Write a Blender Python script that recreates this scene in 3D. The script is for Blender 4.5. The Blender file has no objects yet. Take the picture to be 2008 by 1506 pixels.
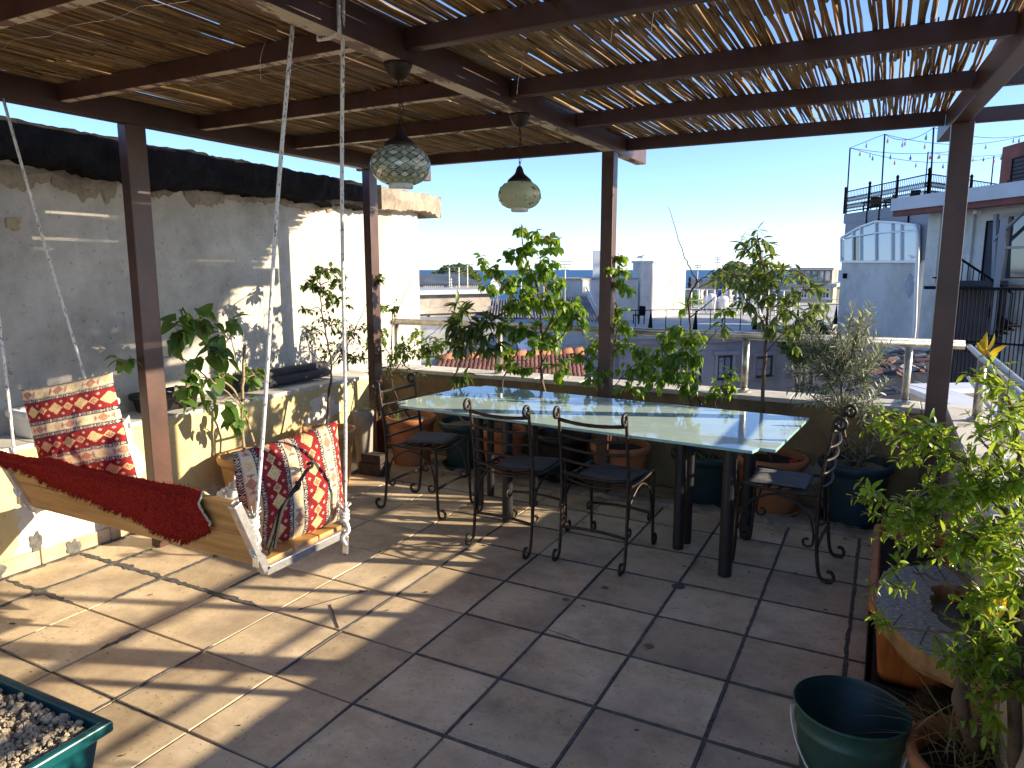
import bpy, math, random
import numpy as np
from mathutils import Vector, Matrix, noise
rnd = random.Random(7)
scene = bpy.context.scene
COL = scene.collection
# ------------------------------------------------------------------ camera
F_PX, CX, CY = 1400.0, 1004.0, 753.0
YAW, PITCH, EYE = math.radians(27.7), math.radians(9.1), 1.6
cam = bpy.data.objects.new('camera', bpy.data.cameras.new('camera'))
COL.objects.link(cam)
cam.location = (0, 0, EYE)
cam.rotation_euler = (math.radians(90) - PITCH, 0, YAW)
cam.data.sensor_width = 36
cam.data.lens = F_PX / 2008 * 36
cam.data.clip_start = 0.05
cam.data.clip_end = 90000
scene.camera = cam
# ------------------------------------------------------------------ sky, sun, exposure
SUN_EL = math.radians(17.3)
SAZ = math.radians(68.2)           # clockwise from +Y
SDIR = Vector((math.sin(SAZ) * math.cos(SUN_EL), math.cos(SAZ) * math.cos(SUN_EL), math.sin(SUN_EL)))
world = bpy.data.worlds.new('World')
scene.world = world
world.use_nodes = True
wn, wl = world.node_tree.nodes, world.node_tree.links
for n in list(wn): wn.remove(n)
sky = wn.new('ShaderNodeTexSky'); sky.sky_type = 'NISHITA'; sky.sun_disc = False
sky.sun_elevation = SUN_EL; sky.sun_rotation = SAZ
sky.altitude = 200; sky.air_density = 0.62; sky.dust_density = 0.25; sky.ozone_density = 4.0
bg = wn.new('ShaderNodeBackground'); bg.inputs[1].default_value = 0.13
wo = wn.new('ShaderNodeOutputWorld')
wb = wn.new('ShaderNodeMix'); wb.data_type = 'RGBA'; wb.blend_type = 'MULTIPLY'; wb.inputs[0].default_value = 1.0; wb.inputs[7].default_value = (1.07, .96, .92, 1)   # white balance
wl.new(sky.outputs[0], wb.inputs[6]); wl.new(wb.outputs[2], bg.inputs[0]); wl.new(bg.outputs[0], wo.inputs[0])
sun = bpy.data.objects.new('sun', bpy.data.lights.new('sun', 'SUN'))
COL.objects.link(sun)
sun.data.energy = 4.1
sun.data.angle = math.radians(0.5)
sun.data.color = (1.0, 0.84, 0.60)
sun.rotation_euler = SDIR.to_track_quat('Z', 'Y').to_euler()
sun.location = (20, 8, 12)
vs = scene.view_settings
vs.view_transform = 'Standard'; vs.look = 'None'; vs.gamma = 1.0; vs.exposure = 1.6
vs.use_curve_mapping = False
scene.cycles.diffuse_bounces = 8
# ------------------------------------------------------------------ pixel -> place helpers (photo pixels, 2008 x 1506)
_h = Vector((-math.sin(YAW), math.cos(YAW), 0)); _r = Vector((math.cos(YAW), math.sin(YAW), 0)); _z = Vector((0, 0, 1))
_fw = _h * math.cos(PITCH) - _z * math.sin(PITCH); _up = _z * math.cos(PITCH) + _h * math.sin(PITCH)
C0 = Vector((0, 0, EYE))
def ray(u, v): return _fw + _r * ((u - CX) / F_PX) - _up * ((v - CY) / F_PX)
def G(u, v, z=0.0): d = ray(u, v); return C0 + d * ((z - EYE) / d.z)
def PX(u, v, x): d = ray(u, v); return C0 + d * (x / d.x)
def PY(u, v, y): d = ray(u, v); return C0 + d * (y / d.y)
def at(u, v, d): return C0 + ray(u, v) * d
def PL(u, v, A, B):
    d = ray(u, v); n = Vector((-(B[1] - A[1]), B[0] - A[0], 0))
    return C0 + d * ((Vector((A[0], A[1], 0)) - C0).dot(n) / d.dot(n))
# ------------------------------------------------------------------ materials
MATS = {}
def nodes(name):
    m = bpy.data.materials.new(name); m.use_nodes = True
    nt = m.node_tree
    for n in list(nt.nodes): nt.nodes.remove(n)
    o = nt.nodes.new('ShaderNodeOutputMaterial'); p = nt.nodes.new('ShaderNodeBsdfPrincipled')
    nt.links.new(p.outputs[0], o.inputs[0])
    return m, nt, p, o
def rgb(c): return (c[0], c[1], c[2], 1)
def nz(nt, scale, detail=5, rough=.6, coord='Object', sc=None, dist=0.0):
    tc = nt.nodes.new('ShaderNodeTexCoord'); t = nt.nodes.new('ShaderNodeTexNoise')
    t.inputs['Scale'].default_value = scale; t.inputs['Detail'].default_value = detail
    t.inputs['Roughness'].default_value = rough; t.inputs['Distortion'].default_value = dist
    src = tc.outputs[coord]
    if sc:
        mp = nt.nodes.new('ShaderNodeMapping'); mp.inputs['Scale'].default_value = sc
        nt.links.new(src, mp.inputs[0]); src = mp.outputs[0]
    nt.links.new(src, t.inputs['Vector'])
    return t.outputs[0]
def ramp(nt, fac, stops):
    r = nt.nodes.new('ShaderNodeValToRGB'); e = r.color_ramp.elements
    while len(e) > 1: e.remove(e[0])
    e[0].position = stops[0][0]; e[0].color = rgb(stops[0][1])
    for s in stops[1:]:
        k = e.new(s[0]); k.color = rgb(s[1])
    nt.links.new(fac, r.inputs[0]); return r.outputs[0]
def mix(nt, fac, a, b, mode='MIX'):
    m = nt.nodes.new('ShaderNodeMix'); m.data_type = 'RGBA'; m.blend_type = mode
    if isinstance(fac, (int, float)): m.inputs[0].default_value = fac
    else: nt.links.new(fac, m.inputs[0])
    for k, s in ((6, a), (7, b)):
        if isinstance(s, tuple): m.inputs[k].default_value = rgb(s)
        else: nt.links.new(s, m.inputs[k])
    return m.outputs[2]
def bump(nt, p, h, strength=.3, dist=.01):
    b = nt.nodes.new('ShaderNodeBump'); b.inputs['Strength'].default_value = strength; b.inputs['Distance'].default_value = dist
    nt.links.new(h, b.inputs['Height']); nt.links.new(b.outputs[0], p.inputs['Normal'])
def M(name, c, var=.25, scale=8, rough=.7, bmp=.25, bscale=40, metal=0, spec=.4, sc=None, c2=None, lo=.35, hi=.68, bdist=.006, objr=0):
    """plain worn surface: two tones through noise, fine relief"""
    if name in MATS: return MATS[name]
    m, nt, p, o = nodes(name)
    a = tuple(x * (1 - var) for x in c); b = c2 or tuple(min(1, x * (1 + var * .6)) for x in c)
    col = ramp(nt, nz(nt, scale, 6, .65, sc=sc), [(lo, a), (hi, b)])
    if objr:
        oi = nt.nodes.new('ShaderNodeObjectInfo')
        v = ramp(nt, oi.outputs['Random'], [(0, (1 - objr,) * 3), (1, (1 + objr * .5,) * 3)])
        col = mix(nt, 1.0, col, v, 'MULTIPLY')
    nt.links.new(col, p.inputs['Base Color'])
    p.inputs['Roughness'].default_value = rough; p.inputs['Metallic'].default_value = metal
    p.inputs['Specular IOR Level'].default_value = spec
    if bmp: bump(nt, p, nz(nt, bscale, 4, .6, sc=sc), bmp, bdist)
    MATS[name] = m; return m
def plaster(name, base, stain, under, scale=1.6, peel=(.60, .66), peelscale=1.2, rough=.9, streak=True):
    m, nt, p, o = nodes(name)
    col = ramp(nt, nz(nt, scale, 8, .7), [(.36, stain), (.56, base)])
    if streak:
        s = nz(nt, 1.0, 6, .7, sc=(3.5, 3.5, .35))
        col = mix(nt, ramp(nt, s, [(.55, (0, 0, 0)), (.78, (.55,) * 3)]), col, stain)
    sp = nz(nt, 26, 3, .7)
    col = mix(nt, ramp(nt, sp, [(.62, (0, 0, 0)), (.70, (.6,) * 3)]), col, tuple(x * .45 for x in stain))
    pk = ramp(nt, nz(nt, peelscale, 7, .62), [(peel[0], (0, 0, 0)), (peel[1], (1, 1, 1))])
    col = mix(nt, pk, col, under)
    nt.links.new(col, p.inputs['Base Color']); p.inputs['Roughness'].default_value = rough
    p.inputs['Specular IOR Level'].default_value = .2
    bump(nt, p, nz(nt, 22, 8, .7), .35, .01)
    MATS[name] = m; return m
def leafmat(name, ca, cb, trans=.35, tcol=None, rough=.4):
    m, nt, p, o = nodes(name)
    g = nt.nodes.new('ShaderNodeNewGeometry'); oi = nt.nodes.new('ShaderNodeObjectInfo')
    ad = nt.nodes.new('ShaderNodeMath'); ad.operation = 'ADD'
    nt.links.new(g.outputs['Random Per Island'], ad.inputs[0]); nt.links.new(oi.outputs['Random'], ad.inputs[1])
    fr = nt.nodes.new('ShaderNodeMath'); fr.operation = 'FRACT'; nt.links.new(ad.outputs[0], fr.inputs[0])
    col = ramp(nt, fr.outputs[0], [(0, ca), (.85, cb), (1, tuple(min(1, x * 1.5) for x in cb))])
    nt.links.new(col, p.inputs['Base Color']); p.inputs['Roughness'].default_value = rough
    p.inputs['Specular IOR Level'].default_value = .35
    t = nt.nodes.new('ShaderNodeBsdfTranslucent')
    tc = mix(nt, .75, col, tcol or (cb[0] * 2.6, cb[1] * 2.2, cb[2] * .8)); nt.links.new(tc, t.inputs[0])
    mx = nt.nodes.new('ShaderNodeMixShader'); mx.inputs[0].default_value = trans
    nt.links.new(p.outputs[0], mx.inputs[1]); nt.links.new(t.outputs[0], mx.inputs[2]); nt.links.new(mx.outputs[0], o.inputs[0])
    MATS[name] = m; return m
def attrmat(name, rough=.9, bmp=.4, bscale=300, metal=0, trans=0, spec=.2):
    m, nt, p, o = nodes(name)
    a = nt.nodes.new('ShaderNodeAttribute'); a.attribute_name = 'print'
    col = mix(nt, ramp(nt, nz(nt, 60, 3), [(.3, (.75,) * 3), (.7, (1.1,) * 3)]), (0, 0, 0), a.outputs[0], 'MIX') if False else mix(nt, 1.0, a.outputs[0], ramp(nt, nz(nt, 90, 3), [(.3, (.8,) * 3), (.7, (1.1,) * 3)]), 'MULTIPLY')
    nt.links.new(col, p.inputs['Base Color']); p.inputs['Roughness'].default_value = rough; p.inputs['Metallic'].default_value = metal
    p.inputs['Specular IOR Level'].default_value = spec
    if bmp: bump(nt, p, nz(nt, bscale, 2), bmp, .003)
    MATS[name] = m; return m

m_tile = None
def make_tile_mat():
    m, nt, p, o = nodes('floor_tile_ceramic')
    oi = nt.nodes.new('ShaderNodeObjectInfo'); tc = nt.nodes.new('ShaderNodeTexCoord')
    vm = nt.nodes.new('ShaderNodeVectorMath'); vm.operation = 'ADD'
    sc = nt.nodes.new('ShaderNodeVectorMath'); sc.operation = 'SCALE'; sc.inputs['Scale'].default_value = 13.0
    cb = nt.nodes.new('ShaderNodeCombineXYZ')
    for k in range(3): nt.links.new(oi.outputs['Random'], cb.inputs[k])
    nt.links.new(cb.outputs[0], sc.inputs[0]); nt.links.new(tc.outputs['Object'], vm.inputs[0]); nt.links.new(sc.outputs[0], vm.inputs[1])
    def n(scale, det, ro, stretch=None):
        t = nt.nodes.new('ShaderNodeTexNoise'); t.inputs['Scale'].default_value = scale; t.inputs['Detail'].default_value = det; t.inputs['Roughness'].default_value = ro
        src = vm.outputs[0]
        if stretch:
            mp = nt.nodes.new('ShaderNodeMapping'); mp.inputs['Scale'].default_value = stretch; nt.links.new(src, mp.inputs[0]); src = mp.outputs[0]
        nt.links.new(src, t.inputs['Vector']); return t.outputs[0]
    c = ramp(nt, n(5, 8, .7), [(.3, (.46, .35, .225)), (.5, (.66, .525, .35)), (.68, (.74, .61, .44))])
    c = mix(nt, ramp(nt, n(9, 5, .7, (1, 4, 1)), [(.55, (0, 0, 0)), (.72, (.4,) * 3)]), c, (.40, .29, .19))
    c = mix(nt, ramp(nt, n(60, 3, .6), [(.63, (0, 0, 0)), (.69, (.8,) * 3)]), c, (.20, .14, .09))
    c = mix(nt, ramp(nt, n(2.2, 5, .65), [(.47, (0, 0, 0)), (.66, (.75,) * 3)]), c, (.34, .265, .19))
    v = ramp(nt, oi.outputs['Random'], [(0, (.80, .79, .78)), (.5, (.97, .95, .93)), (1, (1.06, 1.07, 1.08))])
    c = mix(nt, 1.0, c, v, 'MULTIPLY')
    nt.links.new(c, p.inputs['Base Color'])
    r = nt.nodes.new('ShaderNodeMapRange'); nt.links.new(n(6, 5, .7), r.inputs[0]); r.inputs[3].default_value = .38; r.inputs[4].default_value = .7
    nt.links.new(r.outputs[0], p.inputs['Roughness']); p.inputs['Specular IOR Level'].default_value = .35
    bump(nt, p, n(30, 6, .7), .18, .004)
    return m
m_tile = make_tile_mat()
m_grout = M('grout', (.20, .17, .13), .4, 14, .95, .5)
m_seal = M('grey_joint_sealant', (.115, .11, .105), .5, 30, .8, .6, 60)
m_yellow = plaster('yellow_wall_paint', (.62, .51, .27), (.54, .43, .21), (.74, .70, .60), peel=(.565, .58), peelscale=1.9, scale=2.2, streak=False)
m_ochre = plaster('ochre_wall_paint', (.33, .235, .12), (.18, .13, .075), (.50, .45, .36), peel=(.62, .635), peelscale=2.2, scale=2.2)
m_coping = plaster('white_coping', (.62, .60, .55), (.40, .37, .33), (.30, .28, .25), peel=(.64, .68), peelscale=3)
m_white_wall = plaster('weathered_white_plaster', (.54, .51, .45), (.34, .315, .27), (.34, .31, .27), scale=1.1, peel=(.665, .68), peelscale=1.3)
m_beige = plaster('beige_wall', (.50, .45, .36), (.38, .33, .26), (.55, .52, .46))
m_cornice_black = M('cornice_black', (.018, .016, .015), .5, 9, .95, .9, 18, spec=.1, bdist=.03)
m_rubble = plaster('cracked_grey_concrete', (.34, .29, .23), (.17, .14, .11), (.45, .42, .38), scale=3.0, peelscale=4)
m_brown = M('brown_steel_paint', (.072, .031, .021), .35, 5, .42, .12, 70, spec=.5)
def peelmat():
    m, nt, p, o = nodes('peeling_brown_paint')
    k = ramp(nt, nz(nt, 5, 8, .75, sc=(1.5, .6, 1)), [(.46, (0, 0, 0)), (.49, (1, 1, 1))])
    nt.links.new(mix(nt, k, (.14, .06, .04), (.52, .45, .34)), p.inputs['Base Color']); p.inputs['Roughness'].default_value = .6
    return m
m_peel = peelmat()
m_reed = None
def reedmat():
    m, nt, p, o = nodes('dry_reed')
    g = nt.nodes.new('ShaderNodeNewGeometry'); oi = nt.nodes.new('ShaderNodeObjectInfo')
    ad = nt.nodes.new('ShaderNodeMath'); ad.operation = 'ADD'
    nt.links.new(g.outputs['Random Per Island'], ad.inputs[0]); nt.links.new(oi.outputs['Random'], ad.inputs[1])
    fr = nt.nodes.new('ShaderNodeMath'); fr.operation = 'FRACT'; nt.links.new(ad.outputs[0], fr.inputs[0])
    c = ramp(nt, fr.outputs[0], [(0, (.15, .09, .035)), (.45, (.32, .205, .08)), (.8, (.44, .30, .13)), (1, (.54, .43, .25))])
    c = mix(nt, ramp(nt, nz(nt, 9, 5, .7, sc=(2, .7, 2)), [(.45, (0, 0, 0)), (.68, (.8,) * 3)]), c, (.14, .075, .03))
    nt.links.new(c, p.inputs['Base Color']); p.inputs['Roughness'].default_value = .5
    t = nt.nodes.new('ShaderNodeBsdfTranslucent'); nt.links.new(mix(nt, .4, c, (.75, .42, .12)), t.inputs[0])
    mx = nt.nodes.new('ShaderNodeMixShader'); mx.inputs[0].default_value = .30
    nt.links.new(p.outputs[0], mx.inputs[1]); nt.links.new(t.outputs[0], mx.inputs[2]); nt.links.new(mx.outputs[0], o.inputs[0])
    return m
m_reed = reedmat()
m_iron = M('black_wrought_iron', (.022, .019, .018), .5, 40, .42, .5, 120, metal=.25, spec=.5, c2=(.06, .035, .025), hi=.8)
m_iron2 = M('black_table_steel', (.016, .016, .017), .3, 20, .4, .1, spec=.5)
m_pad = M('grey_seat_fabric', (.15, .147, .15), .2, 30, .9, .3, 400)
m_alu = M('aluminium_angle', (.62, .61, .60), .25, 30, .38, .1, 60, metal=.85)
m_wood = M('varnished_pine', (.45, .225, .06), .38, 2.4, .35, .08, 30, sc=(.8, 9, 9), spec=.5, c2=(.58, .33, .11))
m_rope = None
def ropemat():
    m, nt, p, o = nodes('white_rope_black_fleck')
    tc = nt.nodes.new('ShaderNodeTexCoord'); w = nt.nodes.new('ShaderNodeTexWave')
    w.inputs['Scale'].default_value = 6.5; w.inputs['Distortion'].default_value = 1.0; w.bands_direction = 'Z'
    nt.links.new(mix(nt, ramp(nt, nz(nt, 1.0, 1, .5, sc=(150, 150, 55)), [(.60, (0, 0, 0)), (.64, (1, 1, 1))]), (.66, .64, .60), (.16, .17, .19)), p.inputs['Base Color'])
    p.inputs['Roughness'].default_value = .85; bump(nt, p, nz(nt, 220, 2), .6, .004)
    return m
m_rope = ropemat()
def rugmat():
    m, nt, p, o = nodes('red_shaggy_rug')
    c = ramp(nt, nz(nt, 170, 4, .8), [(.34, (.13, .007, .006)), (.55, (.40, .024, .017)), (.72, (.58, .08, .05))])
    nt.links.new(c, p.inputs['Base Color']); p.inputs['Roughness'].default_value = .95; p.inputs['Specular IOR Level'].default_value = .1
    bump(nt, p, nz(nt, 240, 3, .8), 1.0, .012)
    return m
m_rug = rugmat()
m_terra = M('terracotta_plastic', (.44, .155, .055), .22, 5, .55, .12, 30, spec=.35, c2=(.52, .22, .10))
m_terra2 = M('faded_tan_pot', (.48, .26, .11), .25, 5, .6, .15, 30)
m_teal = M('dark_teal_plastic', (.018, .042, .045), .3, 6, .45, .1, 30)
m_blue = M('teal_blue_plastic', (.022, .050, .068), .25, 6, .4, .1, 30)
m_tealbox = M('turquoise_green_plastic', (.006, .085, .095), .25, 6, .28, .06, 20, spec=.5)
m_bucket = M('green_bucket_plastic', (.018, .085, .060), .3, 9, .42, .08, 30, spec=.4, c2=(.05, .11, .085), hi=.85)
m_bucket_in = M('bucket_inside_plastic', (.012, .045, .05), .2, 5, .4, .05)
m_orange = M('orange_planter_plastic', (.50, .155, .035), .3, 4, .5, .15, 30, sc=(6, 6, .8))
m_black = M('black_plastic', (.014, .014, .015), .3, 8, .4, .1)
m_dark = M('dark_membrane_grey', (.035, .036, .042), .3, 5, .7, .1)  # own dark grey of the roofing membrane rolls
m_whiteplastic = M('white_planter_plastic', (.66, .65, .62), .15, 6, .5, .05)
m_soil = M('dark_soil', (.045, .032, .022), .5, 30, .95, 1.0, 60, bdist=.02)
m_soil_dry = M('dry_pale_soil', (.50, .41, .29), .45, 35, .95, 1.0, 70, bdist=.015)
m_gravel = M('pale_gravel_soil', (.34, .28, .20), .6, 60, .95, 1.0, 120, bdist=.015)
m_bark = M('brown_bark', (.13, .085, .05), .45, 20, .85, .9, 60, sc=(1, 1, .3))
m_bark_pale = M('pale_branch_bark', (.30, .23, .15), .35, 20, .85, .6, 60)
m_twig = M('dark_twig_bark', (.055, .035, .027), .4, 20, .8, .5)
m_stump = M('grey_weathered_wood', (.36, .34, .31), .65, 60, .9, .8, 90, sc=(1, 2.5, 1), c2=(.52, .50, .46))
m_bark_orange = M('orange_log_bark', (.34, .18, .07), .45, 14, .85, .8, 30)
m_board = M('grey_brown_board', (.15, .12, .10), .25, 8, .7, .2)
m_galv = M('galvanised_tube', (.50, .48, .42), .45, 18, .38, .2, 60, metal=.7, c2=(.60, .57, .50))
m_brass = M('dark_bronze', (.045, .032, .024), .4, 12, .5, .5, 40, metal=.6)
L_mul = leafmat('mulberry_leaf', (.05, .12, .02), (.10, .19, .045), .35)
L_dark = leafmat('dark_shrub_leaf', (.026, .055, .013), (.075, .125, .032), .3)
L_pear = leafmat('pear_leaf', (.055, .13, .016), (.12, .215, .032), .46)
L_vine = leafmat('climber_leaf', (.085, .17, .02), (.16, .26, .045), .48)
L_citrus = leafmat('glossy_tree_leaf', (.06, .105, .026), (.13, .185, .055), .34, rough=.3)
L_olive = leafmat('silver_oleander_leaf', (.14, .17, .10), (.33, .36, .25), .22, tcol=(.35, .38, .2))
L_pom = leafmat('pomegranate_leaf', (.075, .17, .014), (.17, .29, .025), .45, tcol=(.50, .60, .05), rough=.32)
L_young = leafmat('young_orange_leaf', (.26, .24, .03), (.40, .30, .035), .45)
L_grass = leafmat('grass_blade', (.07, .12, .03), (.16, .2, .07), .35)
L_straw = leafmat('dry_grass_blade', (.22, .17, .08), (.34, .28, .15), .3)
L_far = leafmat('far_tree_leaf', (.07, .11, .03), (.15, .19, .06), .25)
# ------------------------------------------------------------------ mesh builder
class MB:
    def __init__(s): s.V = []; s.F = []; s.I = []
    def add(s, vs, fs, mi=0):
        k = len(s.V); s.V += [tuple(v) for v in vs]
        s.F += [tuple(i + k for i in f) for f in fs]; s.I += [mi] * len(fs); return s
    def box(s, x0, x1, y0, y1, z0, z1, mi=0):
        v = [(x, y, z) for z in (z0, z1) for y in (y0, y1) for x in (x0, x1)]
        return s.add(v, [(0, 2, 3, 1), (4, 5, 7, 6), (0, 1, 5, 4), (2, 6, 7, 3), (0, 4, 6, 2), (1, 3, 7, 5)], mi)
    def obox(s, c, a, b, d, mi=0):
        c, a, b, d = map(Vector, (c, a, b, d))
        v = [c + a * x + b * y + d * z for z in (-1, 1) for y in (-1, 1) for x in (-1, 1)]
        return s.add(v, [(0, 2, 3, 1), (4, 5, 7, 6), (0, 1, 5, 4), (2, 6, 7, 3), (0, 4, 6, 2), (1, 3, 7, 5)], mi)
    def beam(s, p, q, w, h, up=(0, 0, 1), mi=0):
        p, q = Vector(p), Vector(q); d = q - p; up = Vector(up)
        sd = d.cross(up).normalized(); u2 = sd.cross(d).normalized()
        return s.obox((p + q) / 2, d / 2, sd * w / 2, u2 * h / 2, mi)
    def tube(s, pts, r, n=6, mi=0, cap=True):
        pts = [Vector(p) for p in pts]; m = len(pts)
        rr = r if isinstance(r, (list, tuple)) else [r] * m
        t0 = (pts[1] - pts[0]).normalized(); ref = Vector((0, 0, 1)) if abs(t0.z) < .9 else Vector((1, 0, 0))
        nrm = t0.cross(ref).normalized(); vs = []
        for i in range(m):
            t = (pts[min(i + 1, m - 1)] - pts[max(i - 1, 0)]).normalized()
            nrm = (nrm - t * nrm.dot(t)); nrm = nrm.normalized() if nrm.length > 1e-6 else t.orthogonal().normalized()
            b = t.cross(nrm)
            for k in range(n):
                a = 2 * math.pi * k / n
                vs.append(pts[i] + (nrm * math.cos(a) + b * math.sin(a)) * rr[i])
        fs = []
        for i in range(m - 1):
            for k in range(n):
                k2 = (k + 1) % n
                fs.append((i * n + k, i * n + k2, (i + 1) * n + k2, (i + 1) * n + k))
        if cap: fs += [tuple(range(n - 1, -1, -1)), tuple((m - 1) * n + k for k in range(n))]
        return s.add(vs, fs, mi)
    def lathe(s, prof, n=24, c=(0, 0, 0), mi=0, sx=1, sy=1, wob=None, capb=False, capt=False):
        vs = []; m = len(prof)
        for i, (r, z) in enumerate(prof):
            for k in range(n):
                a = 2 * math.pi * k / n; q = r * (1 + (wob(a, z) if wob else 0))
                vs.append((c[0] + q * math.cos(a) * sx, c[1] + q * math.sin(a) * sy, c[2] + z))
        fs = [(i * n + k, i * n + (k + 1) % n, (i + 1) * n + (k + 1) % n, (i + 1) * n + k) for i in range(m - 1) for k in range(n)]
        if capb: fs.append(tuple(range(n - 1, -1, -1)))
        if capt: fs.append(tuple((m - 1) * n + k for k in range(n)))
        return s.add(vs, fs, mi)
    def prism(s, poly, z0, z1, mi=0):
        n = len(poly); z1f = z1 if callable(z1) else (lambda x, y: z1)
        a = sum(poly[i][0] * poly[(i + 1) % n][1] - poly[(i + 1) % n][0] * poly[i][1] for i in range(n))
        if a < 0: poly = poly[::-1]
        v = [(x, y, z0) for x, y in poly] + [(x, y, z1f(x, y)) for x, y in poly]
        f = [tuple(range(n - 1, -1, -1)), tuple(range(n, 2 * n))] + [(i, (i + 1) % n, n + (i + 1) % n, n + i) for i in range(n)]
        return s.add(v, f, mi)
    def grid(s, fn, nu, nv, mi=0, closed_u=False):
        vs = [fn(i / nu, j / nv) for j in range(nv + 1) for i in range(nu + 1)]
        fs = [(j * (nu + 1) + i, j * (nu + 1) + i + 1, (j + 1) * (nu + 1) + i + 1, (j + 1) * (nu + 1) + i) for j in range(nv) for i in range(nu)]
        return s.add(vs, fs, mi)
    def mesh(s, name, mats, smooth=False, off=(0, 0, 0)):
        me = bpy.data.meshes.new(name)
        o = Vector(off)
        me.from_pydata([(v[0] - o.x, v[1] - o.y, v[2] - o.z) for v in s.V], [], s.F)
        for m in (mats if isinstance(mats, (list, tuple)) else [mats]): me.materials.append(m)
        me.polygons.foreach_set('material_index', s.I)
        if smooth: me.polygons.foreach_set('use_smooth', [True] * len(s.F))
        me.update(); return me
    def build(s, name, mats, parent=None, smooth=False, local=False, bevel=0, kind=None, label=None):
        off = Vector((0, 0, 0))
        if parent and not local:
            q = parent
            while q: off += q.location; q = q.parent
        o = bpy.data.objects.new(name, s.mesh(name, mats, smooth, off)); COL.objects.link(o)
        if parent: o.parent = parent
        if bevel:
            b = o.modifiers.new('bevel', 'BEVEL'); b.width = bevel; b.segments = 2; b.limit_method = 'ANGLE'; b.angle_limit = math.radians(40)
        if kind: o['kind'] = kind
        if label: o['label'] = label
        return o
def thing(name, label, cat, loc=(0, 0, 0), rz=0, group=None):
    o = bpy.data.objects.new(name, None); COL.objects.link(o); o.empty_display_size = .1
    o.location = loc; o.rotation_euler = (0, 0, rz); o['label'] = label; o['category'] = cat
    if group: o['group'] = group
    return o
def tag(o, label, cat, group=None):
    o['label'] = label; o['category'] = cat
    if group: o['group'] = group
    return o
def copy_tree(o, parent=None):
    c = o.copy(); COL.objects.link(c); c.parent = parent
    for ch in list(o.children): copy_tree(ch, c)
    return c
def inst(name, mesh, parent, mat4):
    o = bpy.data.objects.new(name, mesh); COL.objects.link(o); o.parent = parent
    o.matrix_basis = mat4; return o
def spiral(c, a0, r0, r1, turns, n, ex, ez):
    """flat spiral round c in the plane of ex, ez"""
    out = []
    for i in range(n + 1):
        t = i / n; a = a0 + turns * 2 * math.pi * t; r = r0 + (r1 - r0) * t
        out.append(Vector(c) + Vector(ex) * (math.cos(a) * r) + Vector(ez) * (math.sin(a) * r))
    return out
def spline(pts, n=6):
    P = [Vector(p) for p in pts]; out = []
    for i in range(len(P) - 1):
        p0 = P[max(i - 1, 0)]; p1 = P[i]; p2 = P[i + 1]; p3 = P[min(i + 2, len(P) - 1)]
        for k in range(n):
            t = k / n
            out.append(.5 * ((2 * p1) + (p2 - p0) * t + (2 * p0 - 5 * p1 + 4 * p2 - p3) * t * t + (3 * p1 - p0 - 3 * p2 + p3) * t ** 3))
    out.append(P[-1]); return out
def nv(p, s=1.0): return noise.noise(Vector(p) * s)
# ================================================================== GROUND, SEA
g = MB(); g.add([(-700, -60, -14), (700, -60, -14), (700, 200, -14), (-700, 200, -14)], [(0, 1, 2, 3)])
g.build('ground', M('city_ground', (.16, .15, .13), .5, .15, .95, .3, 2), kind='structure')
def seamat():
    m, nt, p, o = nodes('sea_water')
    p.inputs['Base Color'].default_value = (.015, .095, .23, 1); p.inputs['Roughness'].default_value = .55
    p.inputs['Specular IOR Level'].default_value = .3
    bump(nt, p, nz(nt, .35, 6, .7), .5, .5)
    return m
g = MB(); g.add([(-60000, 150, -30), (60000, 150, -30), (60000, 70000, -30), (-60000, 70000, -30)], [(0, 1, 2, 3)])
g.build('sea', seamat(), kind='structure')
# ================================================================== TERRACE FLOOR, tile by tile
TX, TY = .403, .3985
floor = thing('terrace_floor', 'beige ceramic tiled roof terrace floor', 'floor'); del floor['category']; floor['kind'] = 'structure'
s = MB(); s.box(-4.30, .60, -3.0, 5.30, -.30, -.006); s.build('mortar_bed', m_grout, floor)
tm = []
for k in range(4):
    b = MB(); hx, hy, e = TX / 2 - .0045 - .0012 * rnd.random(), TY / 2 - .0045 - .0012 * rnd.random(), .003
    v = [(x * (hx), y * (hy), -.012) for x, y in ((-1, -1), (1, -1), (1, 1), (-1, 1))]
    v += [(x * hx, y * hy, -e) for x, y in ((-1, -1), (1, -1), (1, 1), (-1, 1))]
    v += [(x * (hx - e), y * (hy - e), 0) for x, y in ((-1, -1), (1, -1), (1, 1), (-1, 1))]
    f = [(8, 9, 10, 11)] + [(a + i, a + (i + 1) % 4, a + 4 + (i + 1) % 4, a + 4 + i) for a in (0, 4) for i in range(4)]
    b.add(v, f); tm.append(b.mesh('tile', m_tile))
for i in range(-11, 2):
    for j in range(-8, 10):
        cx, cy = -.05 + TX * (i + .5), 1.49 + TY * (j + .5)
        if cx < -4.05 or cx > .42 or cy < -1.6 or cy > 5.15: continue
        inst('tile', tm[rnd.randrange(4)], floor, Matrix.Translation((cx + rnd.uniform(-.001, .001), cy + rnd.uniform(-.001, .001), rnd.uniform(-.0015, .001))) @ Matrix.Rotation(rnd.uniform(-.004, .004), 4, 'Z') @ Matrix.Rotation(rnd.uniform(-.003, .003), 4, 'X'))
SM = [0]
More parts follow.
